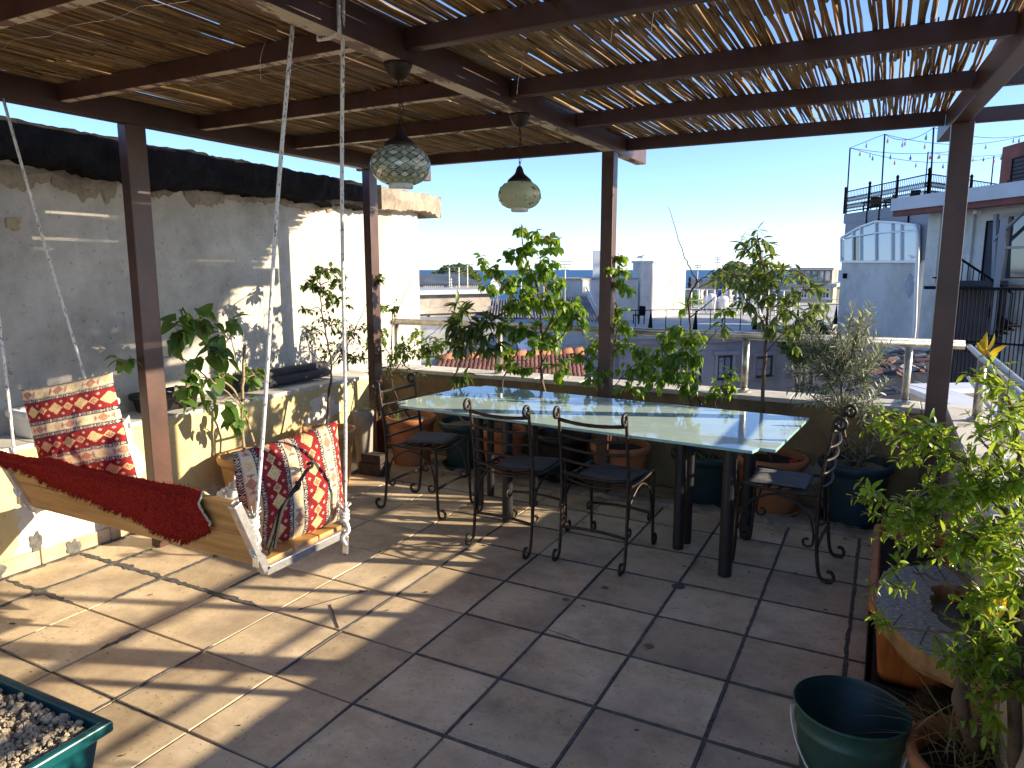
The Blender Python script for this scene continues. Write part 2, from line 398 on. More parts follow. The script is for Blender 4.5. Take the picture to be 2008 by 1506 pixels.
def smear(p, q, w, jit=.5, z=.0022):
    """irregular strip of black joint sealant from p to q"""
    SM[0] += 1; z += (SM[0] % 11) * .00028
    p, q = Vector((p[0], p[1], 0)), Vector((q[0], q[1], 0)); d = (q - p); L = d.length; d.normalize(); n = Vector((-d.y, d.x, 0))
    w *= .60 if jit == .5 and w < .032 else .72; jit = .3 if w < .02 else jit; k = max(4, int(L / .012)); a = MB(); vs = []; sd = rnd.random() * 50
    for i in range(k + 1):
        t = i / k; e = min(1, min(t, 1 - t) * L / .05 + .12)
        c = p + d * (L * t) + n * (.006 * noise.noise((t * L * 4, sd, 0)))
        w1 = w * e * (.5 + jit * (noise.noise((t * L * 22, sd + 3, 1)) + .6 * noise.noise((t * L * 70, sd, 5))))
        w2 = w * e * (.5 + jit * (noise.noise((t * L * 22, sd + 9, 1)) + .6 * noise.noise((t * L * 70, sd, 8))))
        for o_, zz in ((max(w1, .002), z - .004), (max(w1, .002) * .8, z), (-max(w2, .002) * .8, z), (-max(w2, .002), z - .004)):
            v = c + n * o_; vs.append((v.x, v.y, zz))
    f = [(i * 4 + j, (i + 1) * 4 + j, (i + 1) * 4 + j + 1, i * 4 + j + 1) for i in range(k) for j in range(3)]
    a.add(vs, f); a.build('joint_sealant', m_seal, floor)
def gx(i): return -.05 + TX * i
def gy(j): return 1.49 + TY * j
for (i, j0, j1, w) in ((0, 1.2, 9, .030), (-1, -1, 9, .024), (-2, -1.5, 8, .020), (-3, 1, 8, .016), (-4, -2, 5, .010), (-5, 1, 6, .012), (-7, 2.2, 3.5, .022), (-8, 1.3, 3.3, .035), (-9, .2, 2.6, .032), (-6, -.5, 1.1, .014), (-8, -1.5, .4, .012), (-7, .5, .95, .045), (-9, 1.7, 2.3, .05), (-9, .0, .6, .02)):
    smear((gx(i), gy(j0)), (gx(i), gy(j1)), w)
for (j, i0, i1, w) in ((3, -4, .9, .020), (4, -5, 1, .018), (5, -5, 1, .016), (2, -4, .8, .016), (1, -4, .5, .014), (0, -3, 0, .012), (6, -6, 1, .014), (7, -8, 1, .014), (-1, -4, -1, .012), (1, -9.7, -8.3, .04), (2, -9.8, -6.3, .045), (0, -9.5, -7.6, .016), (2, -9.1, -8.6, .07), (1, -9.2, -8.8, .08), (-1, -8.2, -5.5, .014), (0, -7, -5.4, .014)):
    smear((gx(i0), gy(j)), (gx(i1), gy(j)), w)
a = MB()   # fine crack lines and small stains as thin flakes of dirt
for (u0, v0, u1, v1) in ((585, 1196, 722, 1158), (648, 1186, 664, 1232), (1075, 1235, 1135, 1258)):
    p, q = G(u0, v0), G(u1, v1); smear(p, q, .007, .4, .0018)
for (u, v, r) in ((1186, 1153, .02), (1272, 1267, .022), (1330, 1150, .035), (1110, 1176, .02)):
    c = G(u, v); blotch_later = (c.x, c.y, .0025, r)
    b = MB(); N = 20; b.add([(c.x, c.y, .003)] + [(c.x + r * (1 + .2 * noise.noise((k, u, 0))) * math.cos(6.283 * k / N), c.y + r * math.sin(6.283 * k / N), .0012) for k in range(N)], [(0, 1 + k, 1 + (k + 1) % N) for k in range(N)]); b.build('mortar_spot', m_grout if v != 1150 else m_seal, floor)
# ---------------------------------------------------------------- parapets
lw = thing('parapet_wall', 'low yellow parapet wall with peeling paint along the left side of the terrace', 'wall', (-4.18, 1.8, 0))
b = MB()
b.box(-4.36, -4.02, -3, 5.12, -.3, .655); b.build('wall_face', m_yellow, lw)
b = MB(); n = 60
for k in range(27):
    y0 = -2.2 + k * .27; y1 = y0 + .262
    if y1 > 5.12: break
    b = MB(); b.box(-4.355, -4.005 + rnd.uniform(-.004, .004), y0, y1, .655, .684 + rnd.uniform(-.003, .003)); b.build('coping_slab', m_coping, lw, bevel=.004)
for k in range(11):
    y0 = -1.5 + k * .399; b = MB(); b.box(-4.022, -4.008, y0, y0 + .39, .003, .085 + rnd.uniform(-.004, .004)); b.build('skirting_tile', m_tile, lw, bevel=.002)
def blotch(name, c, ex, ez, rx, rz, mat, parent, seed, nrm, th=.004):
    b = MB(); N = 26; vs = [Vector(c) + Vector(nrm) * th]
    ring = []
    for k in range(N):
        a = 2 * math.pi * k / N; r = 1 + .55 * noise.noise((math.cos(a) * 1.5 + seed, math.sin(a) * 1.5, seed)) + .3 * noise.noise((math.cos(a) * 5 + seed, math.sin(a) * 5, 2))
        ring.append(Vector(c) + Vector(ex) * (math.cos(a) * rx * r) + Vector(ez) * (math.sin(a) * rz * r))
    vs += [p + Vector(nrm) * th for p in ring] + ring
    f = [(0, 1 + k, 1 + (k + 1) % N) for k in range(N)] + [(1 + k, 1 + N + k, 1 + N + (k + 1) % N, 1 + (k + 1) % N) for k in range(N)]
    b.add(vs, f); b.build(name, mat, parent)
for (u, v, rx, rz) in ((74, 990, .02, .045), (70, 1062, .035, .05)):
    blotch('tar_blot', PX(u, v, -4.0185), (0, 1, 0), (0, 0, 1), rx, rz, m_seal, lw, u * .1, (1, 0, 0), .007)
for (u, v, rx, rz) in ((78, 1010, .16, .13), (230, 905, .16, .30), (150, 1035, .34, .16)):
    blotch('bare_plaster_patch', PX(u, v, -4.019), (0, 1, 0), (0, 0, 1), rx, rz, MATS['white_coping'], lw, u * .13, (1, 0, 0), .0012 + rz * .006)
for y0 in (1.86, 2.26, 2.66):
    blotch('tar_blot', (-4.007, y0, .035), (0, 1, 0), (0, 0, 1), .04, .05, m_seal, lw, y0 * 3, (1, 0, 0))
for (y0, y1) in ((1.2, 2.25), (2.2, 2.85)):
    smear((-4.0, y0), (-4.0, y1), .05, .6, .004)
rw = thing('parapet_wall', 'low ochre parapet wall with white coping behind the row of plant pots', 'wall', (-1.8, 5.2, 0))
b = MB(); b.box(-4.019, .60, 5.12, 5.34, -.3, .705); b.build('wall_face', m_ochre, rw)
for k in range(12):
    x0 = -4.0 + k * .385; b = MB(); b.box(x0, x0 + .379, 5.085 + rnd.uniform(-.004, .004), 5.37, .705, .738 + rnd.uniform(-.003, .003)); b.build('coping_slab', m_coping, rw, bevel=.004)
b = MB()
def kerbf(u, v):
    x = -2.95 + 3.28 * u; q = noise.noise((x * 5, v, 0)) * .012 + noise.noise((x * 23, v * 2, 3)) * .010
    prof = [(4.60, 0.0), (4.605, .03), (4.66, .038), (4.74, .03), (4.76, 0)]
    i = min(3, int(v * 4)); t = v * 4 - i
    y = prof[i][0] + (prof[i + 1][0] - prof[i][0]) * t; z = prof[i][1] + (prof[i + 1][1] - prof[i][1]) * t
    return (x, y + q, max(-.004, z + q * 1.1))
b.grid(kerbf, 150, 4); b.build('cement_lip', m_rubble, rw)
rt = thing('parapet_wall', 'low beige parapet wall under the tubular rail on the right', 'wall', (.48, 2, 0))
b = MB(); b.box(.365, .60, -2.2, 5.118, -.3, .735); b.build('wall_face', m_beige, rt)
b = MB(); b.box(.36, .615, -2.2, 5.08, .735, .765); b.build('coping_slab', m_coping, rt, bevel=.004)
# ---------------------------------------------------------------- rails
def rail_post(p, z0, z1, parent):
    b = MB(); b.tube([(p[0], p[1], z0), (p[0], p[1], z1)], .024, 10); b.build('rail_post', m_galv, parent, smooth=True)
    b = MB(); b.lathe([(0, 0), (.048, 0), (.048, .012), (.03, .02), (.026, .03)], 14, (p[0], p[1], z0)); b.build('post_flange', m_galv, parent)
rr = thing('handrail', 'galvanised tube handrail on the rear parapet', 'railing', (-1.7, 5.22, .738))
b = MB(); b.tube([(-3.98, 5.22, 1.13), (.44, 5.22, 1.13)], .021, 10); b.build('rail_tube', m_galv, rr, smooth=True)
b = MB(); b.tube([(-3.98, 5.262, 1.148), (.44, 5.262, 1.148)], .016, 10); b.build('rail_tube', m_galv, rr, smooth=True)
for u in (980, 1459, 1776):
    p = PY(u, 760, 5.22); rail_post((p.x, 5.22), .738, 1.11, rr)
rail_post((-3.92, 5.22), .738, 1.11, rr)
r2 = thing('handrail', 'galvanised double tube handrail with a lower tube along the right parapet', 'railing', (.48, 3, .765))
for dx, dz in ((0, 0), (.045, .012)):
    b = MB(); b.tube([(.46 + dx, 5.19, 1.13 + dz * .3), (.48 + dx, -1.5, 1.13 + dz * .3)], .016, 10); b.build('rail_tube', m_galv, r2, smooth=True)
b = MB(); b.tube([(.52, 5.75, .87), (.50, 4.6, .90), (.50, -1.5, .93)], .011, 8); b.build('lower_tube', m_galv, r2, smooth=True)
for y in (4.66, 3.72, 2.78, 1.84, .9): rail_post((.48, y), .765, 1.11, r2)
# ---------------------------------------------------------------- tall white neighbour wall
tw = thing('neighbour_wall', 'tall weathered white plaster wall with black cornice on the left', 'wall', (-4.6, 3, 0))
b = MB(); b.box(-9, -4.36, -4, 6.22, -14, 2.30); b.build('wall_face', m_white_wall, tw)
def corn(y, top):   # profile height along the wall
    q = .018 * noise.noise((y * 3, 1, 0)) + .014 * noise.noise((y * 11, 4, 0)) + .012 * noise.noise((y * 31, 4, 0))
    if top: return 2.40 - .012 * (y - 2.3) + q * .7
    return 2.15 + .075 * noise.noise((y * 1.1, 7, 2)) + .03 * noise.noise((y * 4.3, 9, 2)) + q * 1.6
def cornice(y0, y1, name, mat, xf):
    b = MB(); N = int((y1 - y0) / .03)
    def fn(u, v):
        y = y0 + (y1 - y0) * u; zt, zb = corn(y, 1), corn(y, 0); x = xf + .03 * noise.noise((y * 4, v * 3, 3)) + .014 * noise.noise((y * 15, v * 9, 3))
        pr = [(-4.37, zb), (x, zb + .005), (x + .008, (zt + zb) / 2), (x, zt - .01), (x - .03, zt), (-9.05, zt + .01)]
        k = min(4, int(v * 5)); t = v * 5 - k
        return (pr[k][0] + (pr[k + 1][0] - pr[k][0]) * t, y, pr[k][1] + (pr[k + 1][1] - pr[k][1]) * t + .008 * noise.noise((y * 9, v * 6, 1)))
    b.grid(fn, N, 5)
    for y, r in ((y0, 0), (y1, 1)):
        zt, zb = corn(y, 1), corn(y, 0); q = [(-9.05, y, zb), (xf, y, zb), (xf, y, zt), (-9.05, y, zt)]
        b.add(q, [(0, 1, 2, 3) if r else (3, 2, 1, 0)])
    b.build(name, mat, tw)
cornice(-4, 5.42, 'black_cornice', m_cornice_black, -4.20)  # cornice coloured near-black along most of the wall, brown-grey at the far end
cornice(5.42, 6.43, 'end_cornice', m_rubble, -4.215)
b = MB()
for (y0, y1, d) in ((.6, 1.5, .12), (1.5, 2.15, .13), (2.14, 2.55, .11), (2.53, 2.95, .15), (2.97, 3.4, .09), (3.42, 3.8, .12), (3.6, 4.3, .07), (4.3, 5.0, .09)):
    def bf(u, v, y0=y0, y1=y1, d=d):
        y = y0 + (y1 - y0) * u; e = math.sin(min(1, max(0, u)) * math.pi) ** .3
        return (-4.355 + .018 * (1 if 0 < v < 1 and 0 < u < 1 else 0), y, 2.17 - v * d * e * (1 + .5 * noise.noise((y * 7, v, 2)) + .5 * noise.noise((y * 27, v, 2))))
    b = MB(); b.grid(bf, 30, 3); b.build('broken_render_block', m_rubble, tw)
blotch('old_foam_lump', PX(24, 437, -4.358), (0, 1, 0), (0, 0, 1), .04, .035, M('tan_foam', (.42, .33, .2), .3, 20, .9, .6), tw, 3.3, (1, 0, 0), .02)
# ================================================================== PERGOLA
pg = thing('pergola', 'brown painted steel pergola frame over the terrace', 'pergola', (-1.7, 2.0, 0))
def bar(name, x0, x1, y0, y1, z0, z1, peel=False, lab=None):
    b = MB(); b.box(x0, x1, y0, y1, z0, z1)
    if peel: b.I[0] = 1
    return b.build(name, [m_brown, m_peel], pg, bevel=.004, label=lab)
XL, XM, XR = -3.685, -1.71, .262
bar('main_beam', XL - .035, XL + .035, -1.5, 5.42, 2.37, 2.49)
bar('main_beam', XM - .04, XM + .04, -1.5, 5.32, 2.37, 2.49, True)
def bx(y): return .225 - .0695 * (y - 5.26)      # the right beam runs slightly askew
b = MB(); b.beam((bx(5.25), 5.25, 2.43), (bx(-1.5), -1.5, 2.43), .08, .12); b.build('main_beam', m_brown, pg, bevel=.004)
bar('post', XL - .035, XL + .035, 2.545, 2.665, 0, 2.37)
bar('post', XL - .035, XL + .035, 4.56, 4.66, 0, 2.37)
bar('post', XM - .045, XM + .04, 4.62, 4.705, 0, 2.37)
bar('post', XR - .035, XR + .07, 4.60, 4.69, 0, 2.37)
bar('post', XL - .035, XL + .035, -1.3, -1.2, 0, 2.37); bar('post', XR - .04, XR + .04, -1.3, -1.2, 0, 2.37)
for y in (.75, 1.47, 2.23, 3.04, 3.79, 4.86): bar('purlin', XL + .036, XM - .041, y - .022, y + .022, 2.41, 2.488, y < 4)
for y in (.7, 1.45, 2.34, 3.18, 3.99, 4.90): bar('purlin', XM + .041, bx(y) - .044, y - .022, y + .022, 2.41, 2.488)
for y in (3.99, 4.90): bar('purlin', bx(y) + .044, XR + .47, y - .022, y + .022, 2.41, 2.488)
for y in (4.86,): bar('purlin', XL - .32, XL - .036, y - .022, y + .022, 2.41, 2.488)
# ---------------------------------------------------------------- reeds
rs = thing('reed_screen', 'dry brown reed matting laid over the pergola', 'reed roof', (-1.7, 2, 2.49))
def reed(x, y0, y1, r, z, wav, seed):
    n = 7; P = []; R = []
    for k in range(n):
        t = k / (n - 1); y = y0 + (y1 - y0) * t
        P.append((x + wav * noise.noise((seed, y * 1.1, 0)) + wav * .35 * noise.noise((seed, y * 4, 5)), y, z + .004 * noise.noise((seed + 9, y * 2, 1))))
        R.append(r * (1 + .22 * noise.noise((seed, y * 6, 7))) * (1 - .25 * t if seed % 1 > .5 else .78 + .25 * t))
    return P, R
rest = MB(); big = []
def lay(xa, xb, pitch, rows, rmin, rmax, z, wav, skip=0.0):
    for (ya, yb) in rows:
        x = xa
        while x < xb:
            x += pitch * rnd.uniform(.55, 1.45)
            if rnd.random() < skip: continue
            s = rnd.random() * 900
            if x > bx((ya + yb) / 2) - .05: continue
            y0, y1 = ya + rnd.uniform(-.09, .09), yb + rnd.uniform(-.09, .09)
            P, R = reed(x, y0, y1, rnd.uniform(rmin, rmax), z + rnd.uniform(-.004, .006), wav, s)
            big.append((x, (y0 + y1) / 2, P, R))
rowsL = [(-.5, .95), (.85, 2.05), (1.95, 3.12), (3.0, 4.05), (3.95, 5.10)]
lay(-3.77, -1.68, .0122, rowsL, .0048, .0075, 2.499, .008, .03)
lay(-3.77, -1.68, .021, [(-.4, 1.3), (1.1, 2.5), (2.3, 3.9), (3.5, 5.0)], .0045, .007, 2.513, .012, .05)
rowsR = [(-.5, .9), (.8, 1.86), (1.80, 2.78), (2.62, 3.62), (3.5, 4.3), (4.15, 5.06)]
def dens(x): return 0.03 + .16 * max(0, min(1, (x + 1.4) / 1.5))
for k in range(12):
    xa = -1.68 + k * .192
    lay(xa, xa + .19, .0132, rowsR, .0052, .0082, 2.499, .018, dens(xa))
    lay(xa, xa + .19, .034, [(.2, 1.6), (2.1, 3.3), (3.3, 4.6), (4.4, 5.06)], .005, .0075, 2.513, .018, .15 + dens(xa))
vis = sorted(range(len(big)), key=lambda i: -1 / max(.4, (big[i][0] ** 2 + (big[i][1]) ** 2)) if (big[i][1] > 1.2 and -2.2 < big[i][0] < .5) else 0)
sel = set(vis[:298])
for i, (x, y, P, R) in enumerate(big):
    if i in sel:
        b = MB(); b.tube(P, R, 6); b.build('reed', m_reed, rs, smooth=True)
    else: rest.tube(P, R, 5)
rest.build('reed_layer', m_reed, rs, smooth=True, kind='stuff')
b = MB()
for y in (.3, 1.0, 1.75, 2.55, 3.35, 4.15, 4.8):
    b.tube([(-3.75 + .1 * k, y + .02 * math.sin(k * 1.7), 2.491 + .003 * math.sin(k * 2.3)) for k in range(41)], .0011, 4)
b.build('binding_wire', m_galv, rs)
for (u, v, L) in ((1255, 170, .11), (1300, 0, .1), (527, 105, .1), (1030, 140, .09), (1220, 20, .1)):
    p = G(u, v, 2.45); b = MB(); b.tube(spline([(p.x, p.y - .01, 2.50), (p.x - .01, p.y - .03, 2.44), (p.x - .02, p.y - .03, 2.40), (p.x - .03, p.y - .02, 2.39 - L * .4)], 4), .0014, 5); b.build('tie_wire', m_rope, rs)
# unseen poles added beyond the right parapet to cast stripe shadows across the floor
for (y, r, k) in ((3.66, .03, 'thin'), (3.15, .07, 'thick')):
    b = MB(); b.tube([(.9, y, .3), (.9, y, 1.0), (.905, y + .01, 2.2)], r, 10)
    o = b.build('shadow_pole', m_bark, None, smooth=True); tag(o, k + ' unseen wooden pole added beyond the right parapet for its floor shadow', 'pole', 'added poles beyond the right parapet')
# ================================================================== GLASS TABLE
tb = thing('glass_table', 'long frosted glass dining table on black steel tube legs', 'table', (-1.55, 4.0, 0))
def gm():
    m, nt, p, o = nodes('frosted_pale_glass')
    c = ramp(nt, nz(nt, 3, 6, .7, sc=(1, 3, 1)), [(.3, (.43, .58, .56)), (.7, (.55, .69, .67))])
    nt.links.new(c, p.inputs['Base Color']); p.inputs['Roughness'].default_value = .035
    p.inputs['Specular IOR Level'].default_value = .85; p.inputs['IOR'].default_value = 1.55
    p.inputs['Transmission Weight'].default_value = .12
    s = ramp(nt, nz(nt, 5, 7, .8, sc=(.6, 4, 1)), [(.50, (.03,) * 3), (.72, (.16,) * 3)]); nt.links.new(s, p.inputs['Roughness'])
    bump(nt, p, nz(nt, 2.6, 4, .55), .10, .02)
    return m
m_glass = gm()
m_gedge = M('green_glass_edge', (.28, .50, .46), .15, 20, .15, 0, spec=.6)
TT = [(-2.70, 3.60), (-.52, 3.44), (-.50, 3.52), (-.425, 3.515), (-.36, 4.39), (-2.60, 4.53), (-2.61, 4.47), (-2.69, 4.46), (-2.78, 3.69), (-2.70, 3.68)]
b = MB(); b.prism(TT, .737, .752); 
for i in range(2, len(b.I)): b.I[i] = 1
b.build('tabletop', [m_glass, m_gedge], tb, bevel=.002)
for (x, y, r) in ((-2.41, 4.10, .034), (-2.43, 4.30, .026), (-2.07, 3.88, .034), (-2.06, 4.24, .03), (-.98, 3.94, .032), (-.955, 4.05, .024), (-.665, 3.69, .036), (-.665, 4.31, .036)):
    b = MB(); b.lathe([(0, 0), (r, 0), (r, .70), (r * .95, .733), (0, .733)], 16, (x, y, .003)); b.build('leg', m_iron2, tb, smooth=False)
for (p, q) in (((-.98, 3.94), (-.665, 3.69)), ((-.665, 3.69), (-.665, 4.31)), ((-.955, 4.05), (-.665, 4.31)), ((-2.41, 4.10), (-2.07, 3.88)), ((-2.07, 3.88), (-2.06, 4.24)), ((-2.43, 4.30), (-2.06, 4.24)), ((-.82, 3.82), (-.75, 4.2))):
    b = MB(); b.beam((p[0], p[1], .66), (q[0], q[1], .66), .03, .05); b.build('frame_bar', m_iron2, tb)
# ================================================================== WROUGHT IRON CHAIRS
def make_chair(name, label, loc, rz):
    t = thing(name, label, 'chair', loc, rz, 'wrought iron chairs round the glass table')
    r = .0098; W = .195
    for sx in (-1, 1):
        x = sx * W
        p = spiral((x, -.262, .036), math.radians(200), .010, .030, -.78, 10, (0, 1, 0), (0, 0, 1))
        foot = [(x, -.275 + .022 * math.cos(a), .036 + .028 * math.sin(a)) for a in [math.radians(d) for d in (60, 110, 170, 220, 260, 290)]]
        pts = foot + [(x, -.245, .012), (x, -.222, .05), (x, -.205, .20), (x, -.20, .45), (x, -.212, .60), (x, -.24, .78), (x, -.247, .835)]
        pts += [(x, -.247 - .028 + .028 * math.cos(a), .842 + .028 * math.sin(a)) for a in [math.radians(d) for d in (25, 70, 115, 160, 205, 250, 290)]] + [(x, -.262, .835)]
        b = MB(); b.tube(spline(pts, 3), r, 6); b.build('leg', m_iron, t, smooth=True, local=True)
        foot = [(x, .245 - .022 * math.cos(a), .036 + .028 * math.sin(a)) for a in [math.radians(d) for d in (60, 110, 170, 220, 260, 290)]]
        pts = foot + [(x, .222, .012), (x, .212, .05), (x, .205, .2), (x, .20, .42), (x, .192, .455), (x, .17, .462), (x, .0, .452), (x, -.20, .458)]
        b = MB(); b.tube(spline(pts, 3), r * .95, 6); b.build('leg', m_iron, t, smooth=True, local=True)
        sc = []
        for (yc, s) in ((-.158, 1), (.158, -1)):
            q = [(x - sx * .004, yc + s * .028 * math.cos(a) * (1 - .4 * k / 7), .20 + .028 * math.sin(a) * (1 - .4 * k / 7)) for k, a in enumerate([math.radians(180 + 42 * k) for k in range(8)])]
            sc.append(q)
        arch = list(reversed(sc[0])) + [(x - sx * .004, -.182, .27), (x - sx * .004, -.14, .37), (x - sx * .004, 0, .432), (x - sx * .004, .14, .37), (x - sx * .004, .182, .27)] + sc[1]
        b = MB(); b.tube(spline(arch, 3), r * .72, 5); b.build('scroll_brace', m_iron, t, smooth=True, local=True)
    for k, z in enumerate((.80, .715, .645, .575, .50)):
        y0 = -.20 - .047 * max(0, (z - .45) / .39) ** 1.3
        pts = [(x_, y0 - .028 * (1 - (x_ / W) ** 2), z - .010 * (1 - (x_ / W) ** 2)) for x_ in [W * (-1 + 2 * i / 10) for i in range(11)]]
        b = MB(); b.tube(pts, [(r * (1.0 if k == 0 else .72)) * (1 + .12 * (i % 2)) for i in range(11)], 6); b.build('back_rung', m_iron, t, smooth=True, local=True)
    for y in (-.17, -.11, -.05, .01, .07, .13, .185):
        pts = [(x_, y, .458 - .030 * (1 - (x_ / W) ** 2)) for x_ in [W * (-1 + 2 * i / 8) for i in range(9)]]
        b = MB(); b.tube(pts, r * .68, 5); b.build('seat_rod', m_iron, t, smooth=True, local=True)
    for y, z in ((-.207, .18), (.206, .2)):
        b = MB(); b.tube([(W * (-1 + 2 * i / 8), y, z + .012 * math.sin(i / 8 * math.pi)) for i in range(9)], r * .85, 6); b.build('stretcher', m_iron, t, smooth=True, local=True)
    return t
c1 = make_chair('iron_chair', 'left of the two black iron chairs whose backs face us', (-1.87, 3.68, 0), math.radians(-4))
def dupchair(label, loc, rz):
    c = copy_tree(c1); c.location = loc; c.rotation_euler = (0, 0, rz); c['label'] = label; return c
c2 = dupchair('right of the two black iron chairs whose backs face us', (-1.33, 3.71, 0), math.radians(-3))
c3 = dupchair('black iron chair at the left end of the glass table, next to the swing', (-2.69, 3.90, 0), math.radians(-91))
c4 = dupchair('black iron chair at the right end of the glass table, by the silvery shrub', (-.43, 4.05, 0), math.radians(86))
def pad(c, label, dx, dy, tilt):
    b = MB()
    def f(u, v):
        x, y = (u - .5) * .30, (v - .5) * .29
        return (x, y, .030 * (x / .15) ** 2 * .35 + .004 * noise.noise((x * 9, y * 9, dx)))
    def top(u, v): q = f(u, v); e = min(u, 1 - u, v, 1 - v); return (q[0], q[1], q[2] + .006 + .014 * min(1, e * 9) ** .5)
    b.grid(top, 14, 14); b.grid(lambda u, v: f(1 - u, v), 14, 14)
    o = b.build('seat_pad', m_pad, None, smooth=True, local=True)
    m = c.matrix_basis @ Matrix.Translation((dx, dy, .452)) @ Matrix.Rotation(tilt, 4, 'Z')
    o.matrix_basis = m; tag(o, label, 'seat pad', 'grey pads on the iron chairs')
pad(c1, 'flat dark grey pad on the left of the two front chairs', .03, .03, .15)
pad(c2, 'flat dark grey pad on the right of the two front chairs', .02, .03, -.1)
pad(c3, 'flat light grey pad lying skewed on the chair at the left end of the table', -.05, -.01, .3)
pad(c4, 'sunlit grey pad on the chair at the right end of the table', .0, .03, .05)
# ================================================================== HANGING LAMPS
m_mer = attrmat('mercury_glass_mosaic', .22, .35, 160, metal=.15, spec=.6)
m_cream = None
def creamglass():
    m, nt, p, o = nodes('cream_crackle_glass')
    c = ramp(nt, nz(nt, 50, 5, .8), [(.35, (.42, .46, .30)), (.65, (.60, .62, .46))])
    nt.links.new(c, p.inputs['Base Color']); p.inputs['Roughness'].default_value = .22
    t = nt.nodes.new('ShaderNodeBsdfTranslucent'); t.inputs[0].default_value = (.80, .85, .62, 1)
    mx = nt.nodes.new('ShaderNodeMixShader'); mx.inputs[0].default_value = .5
    bump(nt, p, nz(nt, 120, 3, .7), .35, .004)
    nt.links.new(p.outputs[0], mx.inputs[1]); nt.links.new(t.outputs[0], mx.inputs[2]); nt.links.new(mx.outputs[0], o.inputs[0])
    return m
m_cream = creamglass()
def color_print(o, fn):
    """store a printed colour per vertex"""
    me = o.data; a = me.attributes.new('print', 'FLOAT_COLOR', 'POINT')
    arr = np.ones((len(me.vertices), 4), np.float32); arr[:, :3] = fn; a.data.foreach_set('color', arr.ravel())
